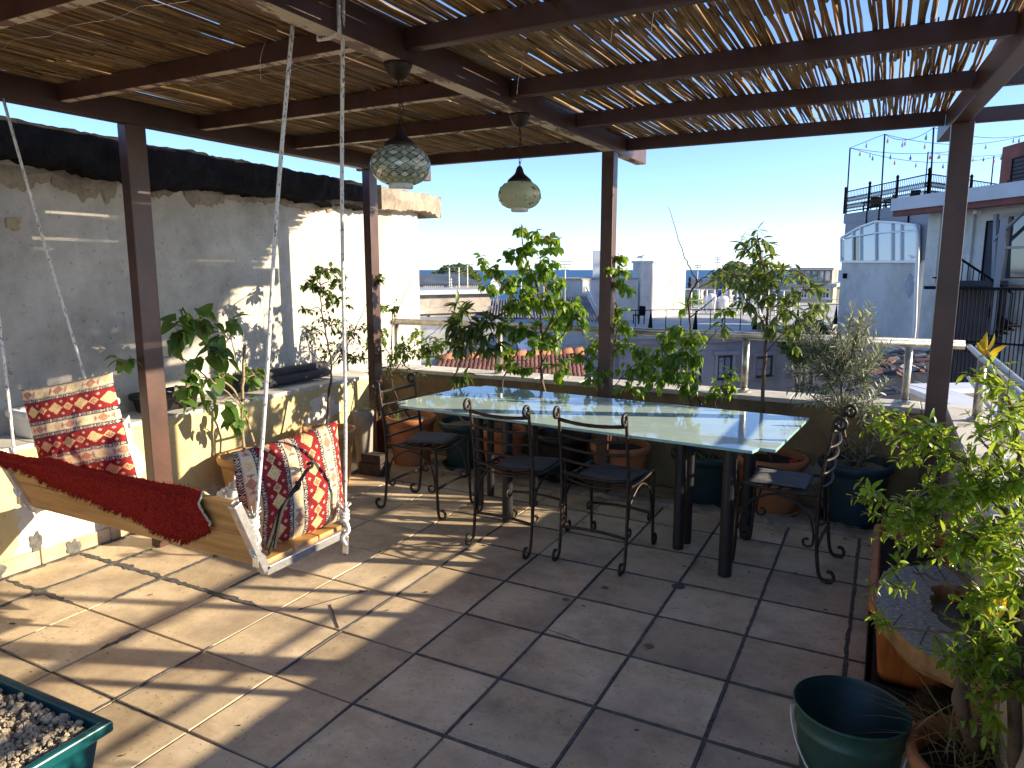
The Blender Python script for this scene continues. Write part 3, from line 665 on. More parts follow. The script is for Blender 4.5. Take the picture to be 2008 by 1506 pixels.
def lamp(label, loc, ztop, zc, rad, hgt, mosaic):
    t = thing('hanging_lamp', label, 'lamp', (loc[0], loc[1], ztop), 0, 'hanging mosaic lamps')
    x, y = loc
    b = MB(); b.lathe([(0, 0), (.055, 0), (.052, -.012), (.044, -.03), (.032, -.052), (.016, -.062), (0, -.064)], 20, (x, y, ztop), wob=lambda a, z: .05 * math.sin(a * 10)); b.build('ceiling_cup', m_brass, t, smooth=True)
    zcap = zc + hgt / 2 + .062
    b = MB(); L = ztop - .06 - zcap; n = max(4, int(L / .026)); yo = lambda k: .012 * math.sin(k / n * math.pi) * (1 if mosaic else .3)
    for k in range(n):
        z0 = ztop - .06 - L * k / n; cz = z0 - L / n / 2; h = L / n * .62
        ex = (1, 0, 0) if k % 2 else (0, 1, 0)
        b.tube([Vector((x + yo(k), y, cz)) + Vector(ex) * (.006 * math.cos(a)) + Vector((0, 0, 1)) * (h * math.sin(a)) for a in [2 * math.pi * i / 10 for i in range(11)]], .0018, 4)
    b.tube(spline([(x, y, ztop - .06), (x + .012, y - .006, ztop - .06 - L * .3), (x - .006, y + .006, ztop - .06 - L * .6), (x, y, zcap)], 6), .0022, 5)
    b.build('chain', m_brass, t)
    R = rad
    b = MB(); b.lathe([(.006, zcap + .012), (.012, zcap + .006), (.017, zcap - .004), (.02, zcap - .016), (.026, zcap - .028), (.045, zcap - .045), (.058, zcap - .056), (.063, zcap - .066), (.058, zcap - .070)], 24, (x, y, 0)); b.build('metal_cap', m_brass, t, smooth=True)
    b = MB(); N, K = (120, 60) if mosaic else (36, 20); A0 = math.asin(.5)
    prof = [(R * (math.cos(a) ** .72), hgt / 2 * math.sin(a)) for a in [(-1.18 + (2.36) * k / K) for k in range(K + 1)]]
    b.lathe(prof, N, (x, y, zc)); o = b.build('glass_globe', m_mer if mosaic else m_cream, t, smooth=True)
    if mosaic:
        col = np.zeros((len(o.data.vertices), 3), np.float32)
        for i in range(K + 1):
            for k in range(N):
                uu = k / N * 16; vv = (i / K) * 6.5
                p, q = (uu + vv) / 1, (uu - vv) / 1
                ip, iq = math.floor(p), math.floor(q); fp, fq = p - ip, q - iq
                c = (.44, .50, .38) if (ip + iq) % 2 else (.24, .29, .20)
                edge = min(fp, 1 - fp, fq, 1 - fq)
                if edge < .09: c = (.05, .06, .045)
                elif (ip * 7 + iq * 3) % 5 == 0:
                    gx_, gy_ = abs(fp - .5), abs(fq - .5)
                    c = (.02, .02, .02) if (.08 < gx_ < .30 and .08 < gy_ < .30) else (.55, .58, .48)
                elif (ip * 3 + iq * 5) % 7 == 0: c = (.66, .68, .60)
                if i < 12: c = tuple(.5 * a_ + .5 * b_ for a_, b_ in zip(c, (.28, .36, .22)))
                col[i * N + k] = c
        color_print(o, col)
    b = MB(); b.lathe([(R * .42, -hgt / 2 * .90), (R * .41, -hgt / 2 * 1.12), (R * .38, -hgt / 2 * 1.16), (0, -hgt / 2 * 1.16)], 24, (x, y, zc)); b.build('glass_neck', M('pale_lamp_neck', (.55, .62, .58), .1, 20, .2, 0), t, smooth=True)
    if not mosaic:
        cols = [M('dark_mosaic_chip', (.03, .035, .05), .1, 20, .3, 0), M('amber_mosaic_chip', (.55, .28, .03), .1, 20, .3, 0), M('green_mosaic_chip', (.18, .42, .04), .1, 20, .3, 0)]
        q = random.Random(5)
        for k in range(46):
            a = q.uniform(0, 2 * math.pi); e = q.uniform(-.8, .95); rr = R * math.cos(e) ** .72; z = zc + hgt / 2 * math.sin(e)
            nrm = Vector((math.cos(a) * math.cos(e), math.sin(a) * math.cos(e), math.sin(e) * 1.3)).normalized(); ex = nrm.orthogonal().normalized(); ey = nrm.cross(ex)
            c = Vector((x + rr * math.cos(a), y + rr * math.sin(a), z)); s = q.uniform(.004, .0075); r0 = q.uniform(0, 6)
            ring = [ex * math.cos(r0 + i * 2.094) * s + ey * math.sin(r0 + i * 2.094) * s for i in range(3)]
            vs = [c + w - nrm * .002 for w in ring] + [c + w + nrm * .0025 for w in ring]
            b = MB(); b.add(vs, [(2, 1, 0), (3, 4, 5), (0, 1, 4, 3), (1, 2, 5, 4), (2, 0, 3, 5)]); b.build('mosaic_chip', cols[q.choice((0, 0, 0, 1, 1, 2))], t)
    return t
lamp('large round mosaic lamp of smoky green mirror diamonds on a chain', (-1.71, 2.33), 2.37, 1.998, .116, .152, True)
lamp('smaller cream glass lamp with dark triangle chips hanging on a chain', (-1.71, 3.34), 2.37, 1.975, .110, .142, False)
# ================================================================== SWING BENCH
SW0, SW1 = -3.50, -2.0
sw = thing('swing_bench', 'wooden swing bench with aluminium ends hung from the pergola by white ropes', 'swing', (-2.75, 2.0, .5))
cy, cz = 1.815, .50      # lower front corner
bk = Vector((0, -.115, .285)); bl = bk.length; bn = Vector((0, bk.z, .115)).normalized()
for name, a0, a1 in (('back_board', .012, .49), ('back_board', .505, 1.0)):
    p, q = Vector((0, cy, cz)) + bk * a0, Vector((0, cy, cz)) + bk * a1
    b = MB(); b.obox(((SW0 + SW1) / 2, (p.y + q.y) / 2, (p.z + q.z) / 2), ((SW1 - SW0) / 2 - .012, 0, 0), (q - p) / 2, bn * .010); b.build(name, m_wood, sw, bevel=.003)
for k in range(3):
    y0 = cy + .022 + k * .142; b = MB(); b.box(SW0 + .012, SW1 - .012, y0, y0 + .136, cz - .004, cz + .016); b.build('seat_slat', m_wood, sw, bevel=.003)
for x in (SW0, SW1):
    s_ = 1 if x == SW1 else -1
    for k, (p, q) in enumerate(((Vector((x, cy - .003, cz - .012)), Vector((x, cy - .003, cz - .012)) + bk * 1.02), (Vector((x, cy - .005, cz - .014)), Vector((x, cy + .45, cz - .014))))):
        b = MB(); b.beam(p, q, .034, .036, up=(1, 0, 0) if k == 1 else (1, 0, 0)); b.build('end_angle', m_alu, sw, bevel=.002)
ropes = [((SW1 + .005, cy - .045, cz + .14), (-1.757, 1.83, 2.372), False), ((SW1 + .03, cy + .415, cz + .03), (-1.664, 1.97, 2.49), True),
         ((SW0 - .02, cy + .41, cz + .03), (-3.65, 1.95, 2.372), False), ((SW0, cy - .06, cz + .15), (-3.645, 1.83, 2.372), False)]
for (p, q, over) in ropes:
    p, q = Vector(p), Vector(q); N = 14
    pts = [p + (q - p) * (k / N) + Vector((0, 0, 0)) + Vector((.006 * math.sin(k * .5), 0, 0)) for k in range(N + 1)]
    if over: pts += [q + Vector((-.02, .0, .012)), q + Vector((-.09, .0, .012)), q + Vector((-.10, 0, -.02)), q + Vector((-.10, -.01, -.128)), q + Vector((-.04, -.02, -.132)), q + Vector((.008, -.03, -.125)), q + Vector((.008, -.03, 0.03))]
    b = MB(); b.tube(pts, .0068, 8); b.build('rope', m_rope, sw, smooth=True)
    b = MB()   # knot: coils
    for k in range(3): b.tube([p + Vector((.014 * math.cos(a), .014 * math.sin(a), .03 + .016 * k + .004 * math.sin(a))) for a in [2 * math.pi * i / 10 for i in range(11)]], .009, 6)
    b.tube(spline([p + Vector((0, 0, .03)), p + Vector((.012, .008, -.02)), p + Vector((-.006, -.01, -.05)), p + Vector((.004, 0, -.085))], 4), .010, 6)
    for k in range(14):
        a = rnd.uniform(0, 6.28); b.tube([p + Vector((0, 0, .07)), p + Vector((.03 * math.cos(a), .03 * math.sin(a), .085 + rnd.uniform(-.02, .02)))], .0022, 4)
    b.build('rope_knot', m_rope, sw, smooth=True)
    b = MB(); b.obox(p + Vector((.0, .0, -.085)), (.014, 0, 0), (0, .003, 0), (0, .004, .038)); b.build('rope_bracket', m_alu, sw, bevel=.002)
# ---- red rug over the bench
b = MB(); U, Vn = 170, 110; RX0, RX1 = -3.50, -2.17
def rug(u, v):
    x = RX0 + (RX1 - RX0) * u
    w = .05 + .205 * min(1, max(0, (u - .03) / .78)) ** 1.1      # how far it hangs down the outside
    if u > .86: w *= 1 - .42 * ((u - .86) / .14)
    top = Vector((0, cy, cz)) + bk * 1.01
    path = [top - bk.normalized() * w - bn * .022, top - bn * .022 - bk.normalized() * .02, top + Vector((0, 0, .014)), top + bn * .02 - bk.normalized() * .02,
            Vector((0, cy + .035, cz + .045)), Vector((0, cy + .10, cz + .03)), Vector((0, cy + .33, cz + .028)), Vector((0, cy + .455, cz + .02)), Vector((0, cy + .475, cz - .05))]
    cut = (0, .27, .33, .38, .62, .70, .88, .97, 1.0)
    i = max(k for k in range(9) if cut[k] <= v) if v < 1 else 7
    i = min(i, 7); t = (v - cut[i]) / (cut[i + 1] - cut[i]); p = path[i].lerp(path[i + 1], t)
    q = .006 * noise.noise((x * 90, v * 120, 0)) + .004 * noise.noise((x * 30, v * 30, 4)) + .012 * noise.noise((x * 5, v * 4, 8))
    j = .014 * noise.noise((x * 40, 3, 0)) + .008 * noise.noise((x * 140, 7, 0)) if v < .02 else 0
    ex = .010 * noise.noise((v * 60, 2, 5)) if u > .98 else 0
    return (x + ex, p.y + q * .7 - (.006 if v < .3 else 0), p.z + q + j)
b.grid(rug, U, Vn)
for k in range(1500):      # pile tufts along the hanging edges and over the fold
    u = rnd.random(); v = rnd.choice((0, 0, rnd.uniform(0, .36), rnd.uniform(.0, .6)))
    p = Vector(rug(u, v)); n_ = -bn if v < .3 else Vector((0, .2, 1))
    d = (n_ * .011 + Vector((rnd.uniform(-.008, .008), rnd.uniform(-.004, .004), rnd.uniform(-.012, .003) if v < .3 else rnd.uniform(-.003, .006))))
    sd = Vector((.0028, 0, 0)); b.add([p - sd, p + sd, p + d], [(0, 1, 2)])
o = b.build('red_rug', m_rug, None, smooth=True)
e = MB(); e.tube([Vector(rug(1.0, v / 40)) + Vector((.003, 0, 0)) for v in range(2, 36)], .0045, 5); e.build('rug_edge', M('cream_rug_backing', (.55, .45, .33), .2, 40, .95, .4), o, local=True); tag(o, 'shaggy red rug draped over the back and seat of the swing', 'rug')
# ---- kilim print
RED, CRM, GOLD, NAVY, BRN = (.255, .019, .024), (.66, .54, .37), (.54, .36, .15), (.018, .02, .055), (.34, .12, .07)
def kilim(u, v):
    """u across the bands, v along them, metres"""
    P = .172; q = (u % P); row = int(u // P)
    def dia(dx, dy, r): return abs(dx) / r + abs(dy) / (r * 1.15)
    if q < .046:                                   # cream band: medallions and T marks
        y = (v + row * .04) % .150; c = CRM; dx = q - .023
        if .0425 < q or q < .0035: c = (.50, .40, .28)
        if abs(y - .040) < .026 and abs(dx) < .0185:
            d = dia(dx, y - .040, .026) + .10 * (int(v * 330) % 2)
            if d < .9: c = BRN if (int(d * 6) % 2 == 0) else (.56, .30, .2)
        if abs(dx) < .012 and (.006 < y < .010 or .070 < y < .074): c = BRN
        if abs(dx) < .0022 and (.004 < y < .014 or .066 < y < .076): c = BRN
        if abs(dx) < .015 and (.0762 < y < .079 or .001 < y < .004): c = BRN
        if abs(y - .112) < .024 and abs(dx) < .017:
            d = dia(dx, y - .112, .021) + .12 * (int(v * 400) % 2)
            if d < 1: c = GOLD if int(d * 7) % 2 else (.74, .58, .33)
        return c
    if q < .065 or q > P - .019:                   # navy border: chevrons and small diamonds
        x = (q - .0555) if q < .065 else (q - (P - .0095)); y = v % .046
        if abs(y - .038) < .007 and dia(x, y - .038, .0072) < 1: return CRM if dia(x, y - .038, .0072) > .42 else BRN
        w = (y - abs(x) * 1.0) % .0105
        if y < .030 and w < .0036 and abs(x) < .0075: return CRM
        return NAVY
    x = q - (.065 + (P - .019)) / 2; y = (v + row * .03) % .118
    d = dia(x, y - .032, .031) + .09 * ((int(v * 260) + int(u * 260)) % 2)
    if d < .98: return GOLD if int(d * 5) % 2 else (.74, .55, .28)
    d = dia(x, y - .090, .020) + .12 * ((int(v * 300) + int(u * 300)) % 2)
    if d < 1: return (.70, .52, .26) if (abs(x) > .0022 and abs(y - .090) > .0022 and d < .5) or d > .75 else BRN
    for (sx_, sy_) in ((-.029, .062), (.029, .062), (-.029, .112), (.029, .112)):
        d = dia(x - sx_, y - sy_, .0068)
        if d < 1: return CRM if d > .4 else RED
    if dia(x - .0, y - .066, .003) < 1: return GOLD
    return RED
m_kilim = attrmat('woven_kilim_cloth', .92, .5, 500)
def pillow(name, label, center, ex, ey, ez, w, h, th, bands_along_h, shift, seed, sag=0):
    ex, ey, ez = (Vector(a).normalized() for a in (ex, ey, ez)); b = MB(); N, K = 190, 190; cols = []
    def side(sg):
        def f(u, v):
            a, c = 2 * u - 1, 2 * v - 1
            pin = 1 - .07 * (a * a) * (c * c) * 2
            e = max(0, 1 - abs(a) ** 2.6) ** .55 * max(0, 1 - abs(c) ** 2.6) ** .55
            x, y = a * w / 2 * (1 - .05 * (1 - a * a) * 0 + .04 * (abs(c) ** 3) - .035), c * h / 2 * (1 + .05 * abs(a) ** 3 - .035)
            wr = .010 * noise.noise((a * 1.7 + seed, c * 1.7, seed)) + .005 * noise.noise((a * 4 + seed, c * 4, 2)) + .006 * abs(noise.noise((a * 2.2 - c * 3 + seed, a * .8, 7)))
            z = sg * th / 2 * e + wr * (.3 + e)
            p = Vector(center) + ex * (x + .008 * noise.noise((c * 2, seed, 1))) + ey * (y - sag * a * a + .010 * noise.noise((a * 1.6, seed, 4))) + ez * z
            return p
        return f
    for sg in (1, -1):
        f = side(sg); n_ = (N, K) if sg > 0 else (40, 40)
        b.grid((lambda u, v: f(u, v)) if sg > 0 else (lambda u, v: f(1 - u, v)), *n_)
        for j in range(n_[1] + 1):
            for i in range(n_[0] + 1):
                u, v = i / n_[0], j / n_[1]
                cols.append(kilim(v * h + shift, u * w + shift) if not bands_along_h else kilim(u * w + shift, v * h + shift))
    o = b.build(name, m_kilim, None, smooth=True); color_print(o, np.array(cols, np.float32)); return tag(o, label, 'cushion', 'red kilim cushions on the swing')
pillow('cushion', 'red kilim cushion with level bands leaning at the left end of the swing', tuple(PX(150, 832, -3.37) - Vector((-.004, -.01, .058))), (.82, .50, .20), (-.08, -.1, 1), (.5, -.84, .12), .43, .54, .18, False, .03, 3.1)
pillow('cushion', 'sunlit red kilim cushion with upright bands at the right end of the swing', tuple(PX(573, 957, -2.13)), (.30, .93, .10), (-.12, .06, 1), (.94, -.32, .15), .47, .43, .20, True, .155, 8.4)
# black flat bars with curled tips lying against the cushion
hk = thing('iron_hook', 'black flat iron bars with curled tips leaning on the sunlit cushion', 'iron hook', (-2.0, 1.9, .55))
def flatbar(pts, w):
    b = MB(); P = spline(pts, 5)
    for i in range(len(P) - 1): b.beam(P[i], P[i + 1] + (P[i + 1] - P[i]) * .15, w, .006, up=(1, 0, 0))
    b.build('flat_bar', m_iron2, hk, smooth=False)
def hp(u, v, x): p = PX(u, v, x); return (p.x, p.y, p.z)
flatbar([hp(524, 1072, -1.985), hp(545, 1010, -1.99), hp(560, 985, -1.99), hp(600, 925, -2.0), hp(612, 915, -2.0), hp(611, 908, -1.99), hp(602, 910, -1.985)], .012)
flatbar([hp(538, 1076, -1.98), hp(552, 1005, -1.98), hp(572, 968, -1.985), hp(584, 958, -1.985), hp(588, 948, -1.975), hp(580, 946, -1.97)], .012)
flatbar([hp(512, 1078, -1.985), hp(520, 1086, -1.985), hp(530, 1080, -1.985), hp(546, 1025, -1.985)], .012)
# ================================================================== POTS AND PLANTS
def leaf_variants(nm, L, W, mat, tip=.5, fold=.25, curl=.35, heart=False, n=5):
    out = []
    for k in range(3):
        b = MB(); vs = []; q = random.Random(k + len(nm) * 7); cu = curl * q.uniform(.4, 1.5); fo = fold * q.uniform(.5, 1.4); tw = q.uniform(-.25, .25)
        for i in range(n + 1):
            t = i / n
            w = W / 2 * (math.sin(math.pi * t ** tip) ** .8 if 0 < t < 1 else 0)
            if heart: w = W / 2 * (1.0 if False else (min(1, (t * 5) ** .6) * (1 - t) ** .55 * 1.25 if t < 1 else 0))
            x = L * t - (L * .06 * 0); z = -cu * L * t * t
            for s in (-1, 0, 1):
                yy = s * w; xx = x - (abs(s) * L * .05 if heart and t < .3 else 0)
                zz = z + abs(s) * w * fo + s * tw * w * t
                vs.append((xx, yy, zz))
        f = [(i * 3 + s, i * 3 + s + 1, (i + 1) * 3 + s + 1, (i + 1) * 3 + s) for i in range(n) for s in (0, 1)]
        b.add(vs, f)
        # leaf stalk
        out.append((b.mesh('leaf', mat, True), vs, f))
    return out
LV = {
 'mul': leaf_variants('mul', .112, .084, L_mul, heart=True, curl=.3, fold=.2),
 'mul_small': leaf_variants('muls', .065, .046, L_mul, heart=True, curl=.35),
 'dark': leaf_variants('dark', .055, .034, L_dark, .75, .3, .35, n=4),
 'dark_small': leaf_variants('darks', .036, .020, L_dark, .75, .3, .3, n=4),
 'pear': leaf_variants('pear', .066, .048, L_pear, .72, .25, .4, n=4),
 'fig': leaf_variants('fig', .12, .036, L_dark, .85, .3, .55),
 'vine': leaf_variants('vine', .058, .036, L_vine, .7, .3, .45, n=4),
 'vine2': leaf_variants('vine2', .065, .034, L_pear, .7, .3, .5, n=4),
 'citrus': leaf_variants('citrus', .088, .029, L_citrus, .8, .35, .45, n=4),
 'olive': leaf_variants('olive', .070, .0125, L_olive, .9, .25, .12, n=4),
 'pom': leaf_variants('pom', .040, .0135, L_pom, .85, .35, .3, n=4),
 'pom_big': leaf_variants('pomb', .056, .019, L_pom, .85, .35, .35, n=4),
 'young': leaf_variants('young', .05, .018, L_young, .85, .4, .3, n=4),
 'grass': leaf_variants('grass', .20, .007, L_grass, .6, .2, .5),
 'straw': leaf_variants('straw', .20, .0035, L_straw, .6, .2, .9),
}
def leaf_mat4(p, d, up, s):
    x = d.normalized(); y = up.cross(x); y = y.normalized() if y.length > 1e-4 else x.orthogonal().normalized(); z = x.cross(y)
    return Matrix(((x.x * s, y.x * s, z.x * s, p.x), (x.y * s, y.y * s, z.y * s, p.y), (x.z * s, y.z * s, z.z * s, p.z), (0, 0, 0, 1)))
def rv(s=1.0): return Vector((rnd.uniform(-s, s), rnd.uniform(-s, s), rnd.uniform(-s, s)))
class Plant:
    def __init__(s, name, label, cat, base, bark, group=None):
        s.o = thing(name, label, cat, base, 0, group); s.base = Vector(base); s.st = []; s.wood = MB(); s.leaves = []; s.bark = bark
    def stem(s, pts, r0, r1, n=6, wob=.012):
        P = spline(pts, 6); k = len(P)
        P = [p + rv(wob * .35) if 0 < i < k - 1 else p for i, p in enumerate(P)]
        s.wood.tube(P, [r0 + (r1 - r0) * i / (k - 1) for i in range(k)], n); s.st += P
    def near(s, p):
        return min(s.st, key=lambda q: (q - p).length + max(0, q.z - p.z) * .8)
    def cluster(s, c, r, n, kind, droop=.35, per=6, size=(.75, 1.2), up=0.0, ring=False):
        c = Vector(c); a = s.near(c); n = n * (2.4 if kind in ('pear', 'vine', 'vine2', 'citrus') else 1.6 if kind == 'mul' else 2.6); r = tuple(q * 1.12 for q in r)
        if (a - c).length > .02:
            mid = (a + c) / 2 + rv(.02) + Vector((0, 0, .02)); s.wood.tube(spline([a, mid, c], 4), [.0045 - .0025 * i / 8 for i in range(9)], 5)
        for k in range(max(1, round(n / per))):
            e = rv(1)
            while e.length > 1: e = rv(1)
            tip = c + Vector((e.x * r[0], e.y * r[1], e.z * r[2])); d = tip - c
            st = c + d * .08 if d.length > .03 else a
            mid = (st + tip) / 2 + rv(.12 * d.length) + Vector((0, 0, .1 * d.length))
            T = spline([st, mid, tip], 4); s.wood.tube(T, [.0022 - .0012 * i / (len(T) - 1) for i in range(len(T))], 4)
            ph = rnd.uniform(0, 6.28)
            for j in range(per):
                t = 1 - (j / per) * .85 if not ring else 1 - .12 * j / per
                i = min(len(T) - 2, int(t * (len(T) - 1))); p = T[i].lerp(T[i + 1], min(1, t * (len(T) - 1) - i))
                ax = (T[i + 1] - T[i]).normalized(); o1 = ax.orthogonal().normalized(); o2 = ax.cross(o1); an = ph + j * 2.4
                out = o1 * math.cos(an) + o2 * math.sin(an)
                dr = ax * (.55 if j else 1.2) + out * (.9 if j else .2) + Vector((0, 0, -droop + up)) + rv(.25)
                nr = Vector((0, 0, 1)) + rv(.55) + out * .1
                s.leaves.append((leaf_mat4(p, dr, nr, rnd.uniform(*size)), kind))
    def along(s, pts, n, kind, size=(.8, 1.2), droop=.2, spread=.9, r0=.003, r1=.0012):
        """leafy shoot: leaves set in opposite pairs along pts"""
        T = spline(pts, 6); s.wood.tube(T, [r0 + (r1 - r0) * i / (len(T) - 1) for i in range(len(T))], 4); s.st += T
        for j in range(n):
            t = (j // 2 * 2 + .5) / n; q = t * (len(T) - 1); i = min(len(T) - 2, int(q)); p = T[i].lerp(T[i + 1], q - i)
            ax = (T[i + 1] - T[i]).normalized(); o1 = ax.orthogonal().normalized(); o2 = ax.cross(o1); an = (j // 2) * 1.57 + (j % 2) * math.pi + rnd.uniform(-.4, .4)
            out = o1 * math.cos(an) + o2 * math.sin(an)
            s.leaves.append((leaf_mat4(p, ax * .6 + out * spread + Vector((0, 0, -droop)) + rv(.2), Vector((0, 0, 1)) + rv(.5), rnd.uniform(*size) * (1 - .25 * t)), kind))
    def done(s, limit=290):
        s.wood.build('stem', s.bark, s.o, smooth=True)
        L = sorted(s.leaves, key=lambda m: (m[0].translation - C0).length) if len(s.leaves) > limit else s.leaves
        if len(L) > limit: rnd.shuffle(L)
        off = Matrix.Translation(-s.base)
        for m, k in L[:limit]: inst('leaf', LV[k][rnd.randrange(3)][0], s.o, off @ m)
        if len(L) > limit:
            bs = {}
            for m, k in L[limit:]:
                me, vs, f = LV[k][rnd.randrange(3)]; bs.setdefault(k, MB()).add([m @ Vector(v) for v in vs], f)
            for k, b in bs.items(): b.build('foliage', LV[k][0][0].materials[0], s.o, smooth=True, kind='stuff')
        return s.o
def pot(label, c, r, h, mat, soil, sauc=None, name='plant_pot', rimw=.022, fill=.035, lump=.012, cat='plant pot', z0=0.0):
    t = thing(name, label, cat, (c[0], c[1], z0), 0, 'pots on the terrace')
    zb = z0 + (.02 if sauc else 0)
    b = MB(); b.lathe([(0, 0), (r * .68, 0), (r * .70, .01), (r * .88, h * .78), (r * .90, h - .055), (r * .97, h - .05), (r, h - .03), (r, h - .012), (r - .006, h), (r - rimw, h), (r - rimw - .004, h - .01), (r * .82, h - .09)], 40, (c[0], c[1], zb)); b.build('pot_body', mat, t, smooth=True)
    b = MB(); R = r - rimw - .002
    def sf(u, v):
        a = 2 * math.pi * u; q = R * v; x, y = q * math.cos(a), q * math.sin(a)
        return (c[0] + x, c[1] + y, zb + h - fill + lump * (noise.noise((x * 16 + c[0] * 9, y * 16, 2)) + .8 * noise.noise((x * 45, y * 45 + c[1] * 7, 5))) - .01 * v * v)
    b.grid(sf, 40, 12); b.build('soil', soil, t, smooth=False)
    if sauc:
        b = MB(); b.lathe([(0, 0), (r * .80, 0), (r * .92, .035), (r * .90, .037), (r * .78, .008), (0, .008)], 36, (c[0], c[1], z0 + .002)); b.build('saucer', sauc, t, smooth=True)
    return t
def tuft(label, c, n, hgt, kind='grass', sp=.09, cat='grass'):
    p = Plant('grass_tuft', label, cat, c, m_straw if False else L_grass, 'weeds in the pots')
    p.wood.tube([Vector(c), Vector(c) + Vector((0, 0, .02))], .002, 4)
    for k in range(n):
        q = Vector(c) + Vector((rnd.gauss(0, sp), rnd.gauss(0, sp), 0)); d = Vector((rnd.gauss(0, .45), rnd.gauss(0, .45), 1))
        p.leaves.append((leaf_mat4(q, d, Vector((d.x, d.y, .15)) * -1 + rv(.1), hgt / .2 * rnd.uniform(.5, 1.2)), kind if rnd.random() < .75 else 'straw'))
    return p.done(120)
# ---- left side: mulberry in the tan orange pot
pc = (-3.78, 3.36); pot('orange brown pot against the yellow wall holding the large leaved mulberry', pc, .215, .36, m_terra2, m_soil_dry)
P = Plant('mulberry_plant', 'large leaved green mulberry plant against the white wall behind the swing', 'plant', (pc[0], pc[1], .33), m_bark_pale)
W = lambda u, v, x=-3.82: PX(u, v, x)
P.stem([(pc[0] - .02, pc[1] - .03, .33), W(474, 820), W(476, 760), W(480, 676)], .012, .010)
P.stem([(pc[0] + .03, pc[1] + .03, .33), W(490, 840), W(462, 770), W(430, 740), W(415, 700), W(395, 650)], .009, .004)
P.stem([W(476, 800), W(440, 765), W(400, 735), W(350, 700), W(300, 705, -3.86), W(255, 712, -3.86)], .006, .003)
P.stem([W(415, 700), W(450, 660), W(450, 620)], .004, .002)
for (u, v, ru, rv_, n, k) in ((360, 605, 20, 22, 4, 'mul'), (385, 640, 38, 28, 15, 'mul'), (350, 650, 22, 25, 9, 'mul'), (430, 655, 26, 25, 9, 'mul'), (455, 630, 18, 18, 4, 'mul'), (410, 700, 34, 26, 9, 'mul'), (440, 735, 28, 25, 6, 'mul'), (500, 735, 28, 22, 14, 'mul_small'), (365, 760, 24, 22, 5, 'mul'), (350, 790, 18, 14, 2, 'mul'), (430, 790, 40, 22, 8, 'mul'), (450, 830, 26, 20, 7, 'mul_small'), (480, 790, 18, 22, 4, 'mul_small'), (248, 712, 24, 14, 4, 'mul_small'), (225, 705, 12, 8, 2, 'mul_small'), (375, 730, 24, 18, 5, 'mul_small')):
    c = W(u, v, -3.80 + rnd.uniform(-.08, .10)); s = (c - C0).length / F_PX
    P.cluster(c, (ru * s * .8, ru * s, rv_ * s), n, k, droop=.75, per=3, size=(.75, 1.1))
P.done()
# ---- second pot, dark shrub
pc = (-3.66, 3.98); pot('wide tan pot of weedy soil behind the sunlit cushion', pc, .225, .42, m_terra2, m_soil_dry, lump=.02)
P = Plant('dark_leaved_shrub', 'thin dark leaved shrub against the white wall behind the swing rope', 'shrub', (pc[0], pc[1], .38), m_twig)
W = lambda u, v, x=-3.70: PX(u, v, x)
P.stem([(pc[0], pc[1], .38), W(645, 780), W(650, 720), W(640, 660), W(630, 600), W(628, 545)], .011, .003)
P.stem([W(652, 715), W(680, 680), W(700, 640), W(735, 560)], .005, .002); P.stem([W(648, 720), W(610, 690), W(600, 650)], .004, .002)
for (u, v, ru, rv_, n, k) in ((640, 528, 30, 18, 20, 'dark'), (612, 555, 26, 18, 16, 'dark'), (640, 570, 18, 20, 9, 'dark'), (605, 610, 22, 14, 12, 'dark_small'), (665, 590, 25, 20, 12, 'dark'), (650, 630, 32, 25, 26, 'dark_small'), (615, 655, 22, 22, 14, 'dark_small'), (685, 650, 30, 28, 34, 'dark_small'), (672, 695, 32, 25, 34, 'dark_small'), (640, 690, 25, 20, 18, 'dark_small'), (735, 545, 16, 14, 9, 'dark'), (700, 700, 24, 24, 22, 'dark_small'), (665, 560, 12, 20, 7, 'dark')):
    c = W(u, v, -3.70 + rnd.uniform(-.12, .12)); s = (c - C0).length / F_PX
    P.cluster(c, (ru * s, ru * s, rv_ * s), n, k, droop=.3, per=5)
P.done()
tuft('dry grass spilling over the wide tan pot behind the sunlit cushion', (-3.80, 3.80, .40), 60, .16, 'straw', .10)
pot('small grey pot in the back left corner beside the tan pot', (-3.62, 4.36), .085, .50, M('grey_clay_pot', (.30, .28, .25), .2, 8, .8), m_soil, name='plant_pot')
tuft('little green plant in the small grey pot in the back left corner', (-3.62, 4.36, .48), 22, .14, 'grass', .03)
# ---- corner terracotta pot
pc = (-3.46, 4.78); pot('terracotta pot in the back left corner with grass at its rim', pc, .215, .40, m_terra, m_soil_dry)
tuft('bright green grass at the rim of the terracotta corner pot', (pc[0] - .09, pc[1] - .10, .37), 34, .17, 'grass', .06)
P = Plant('feathery_shrub', 'thin stemmed yellowish shrub in the back left corner by the rail end', 'shrub', (pc[0], pc[1], .36), m_twig)
W = lambda u, v, y=4.85: PY(u, v, y)
P.stem([(pc[0], pc[1], .36), W(770, 760), W(768, 690), W(770, 620), W(775, 600)], .009, .003)
P.stem([W(768, 740), W(800, 690), W(840, 660), W(865, 640)], .005, .0015); P.stem([W(769, 700), W(735, 650), W(725, 610)], .004, .0015)
P.stem([W(770, 640), W(800, 560), W(825, 510), W(846, 478)], .003, .001); P.stem([W(769, 680), W(745, 620), W(755, 570), W(728, 520)], .0025, .001)
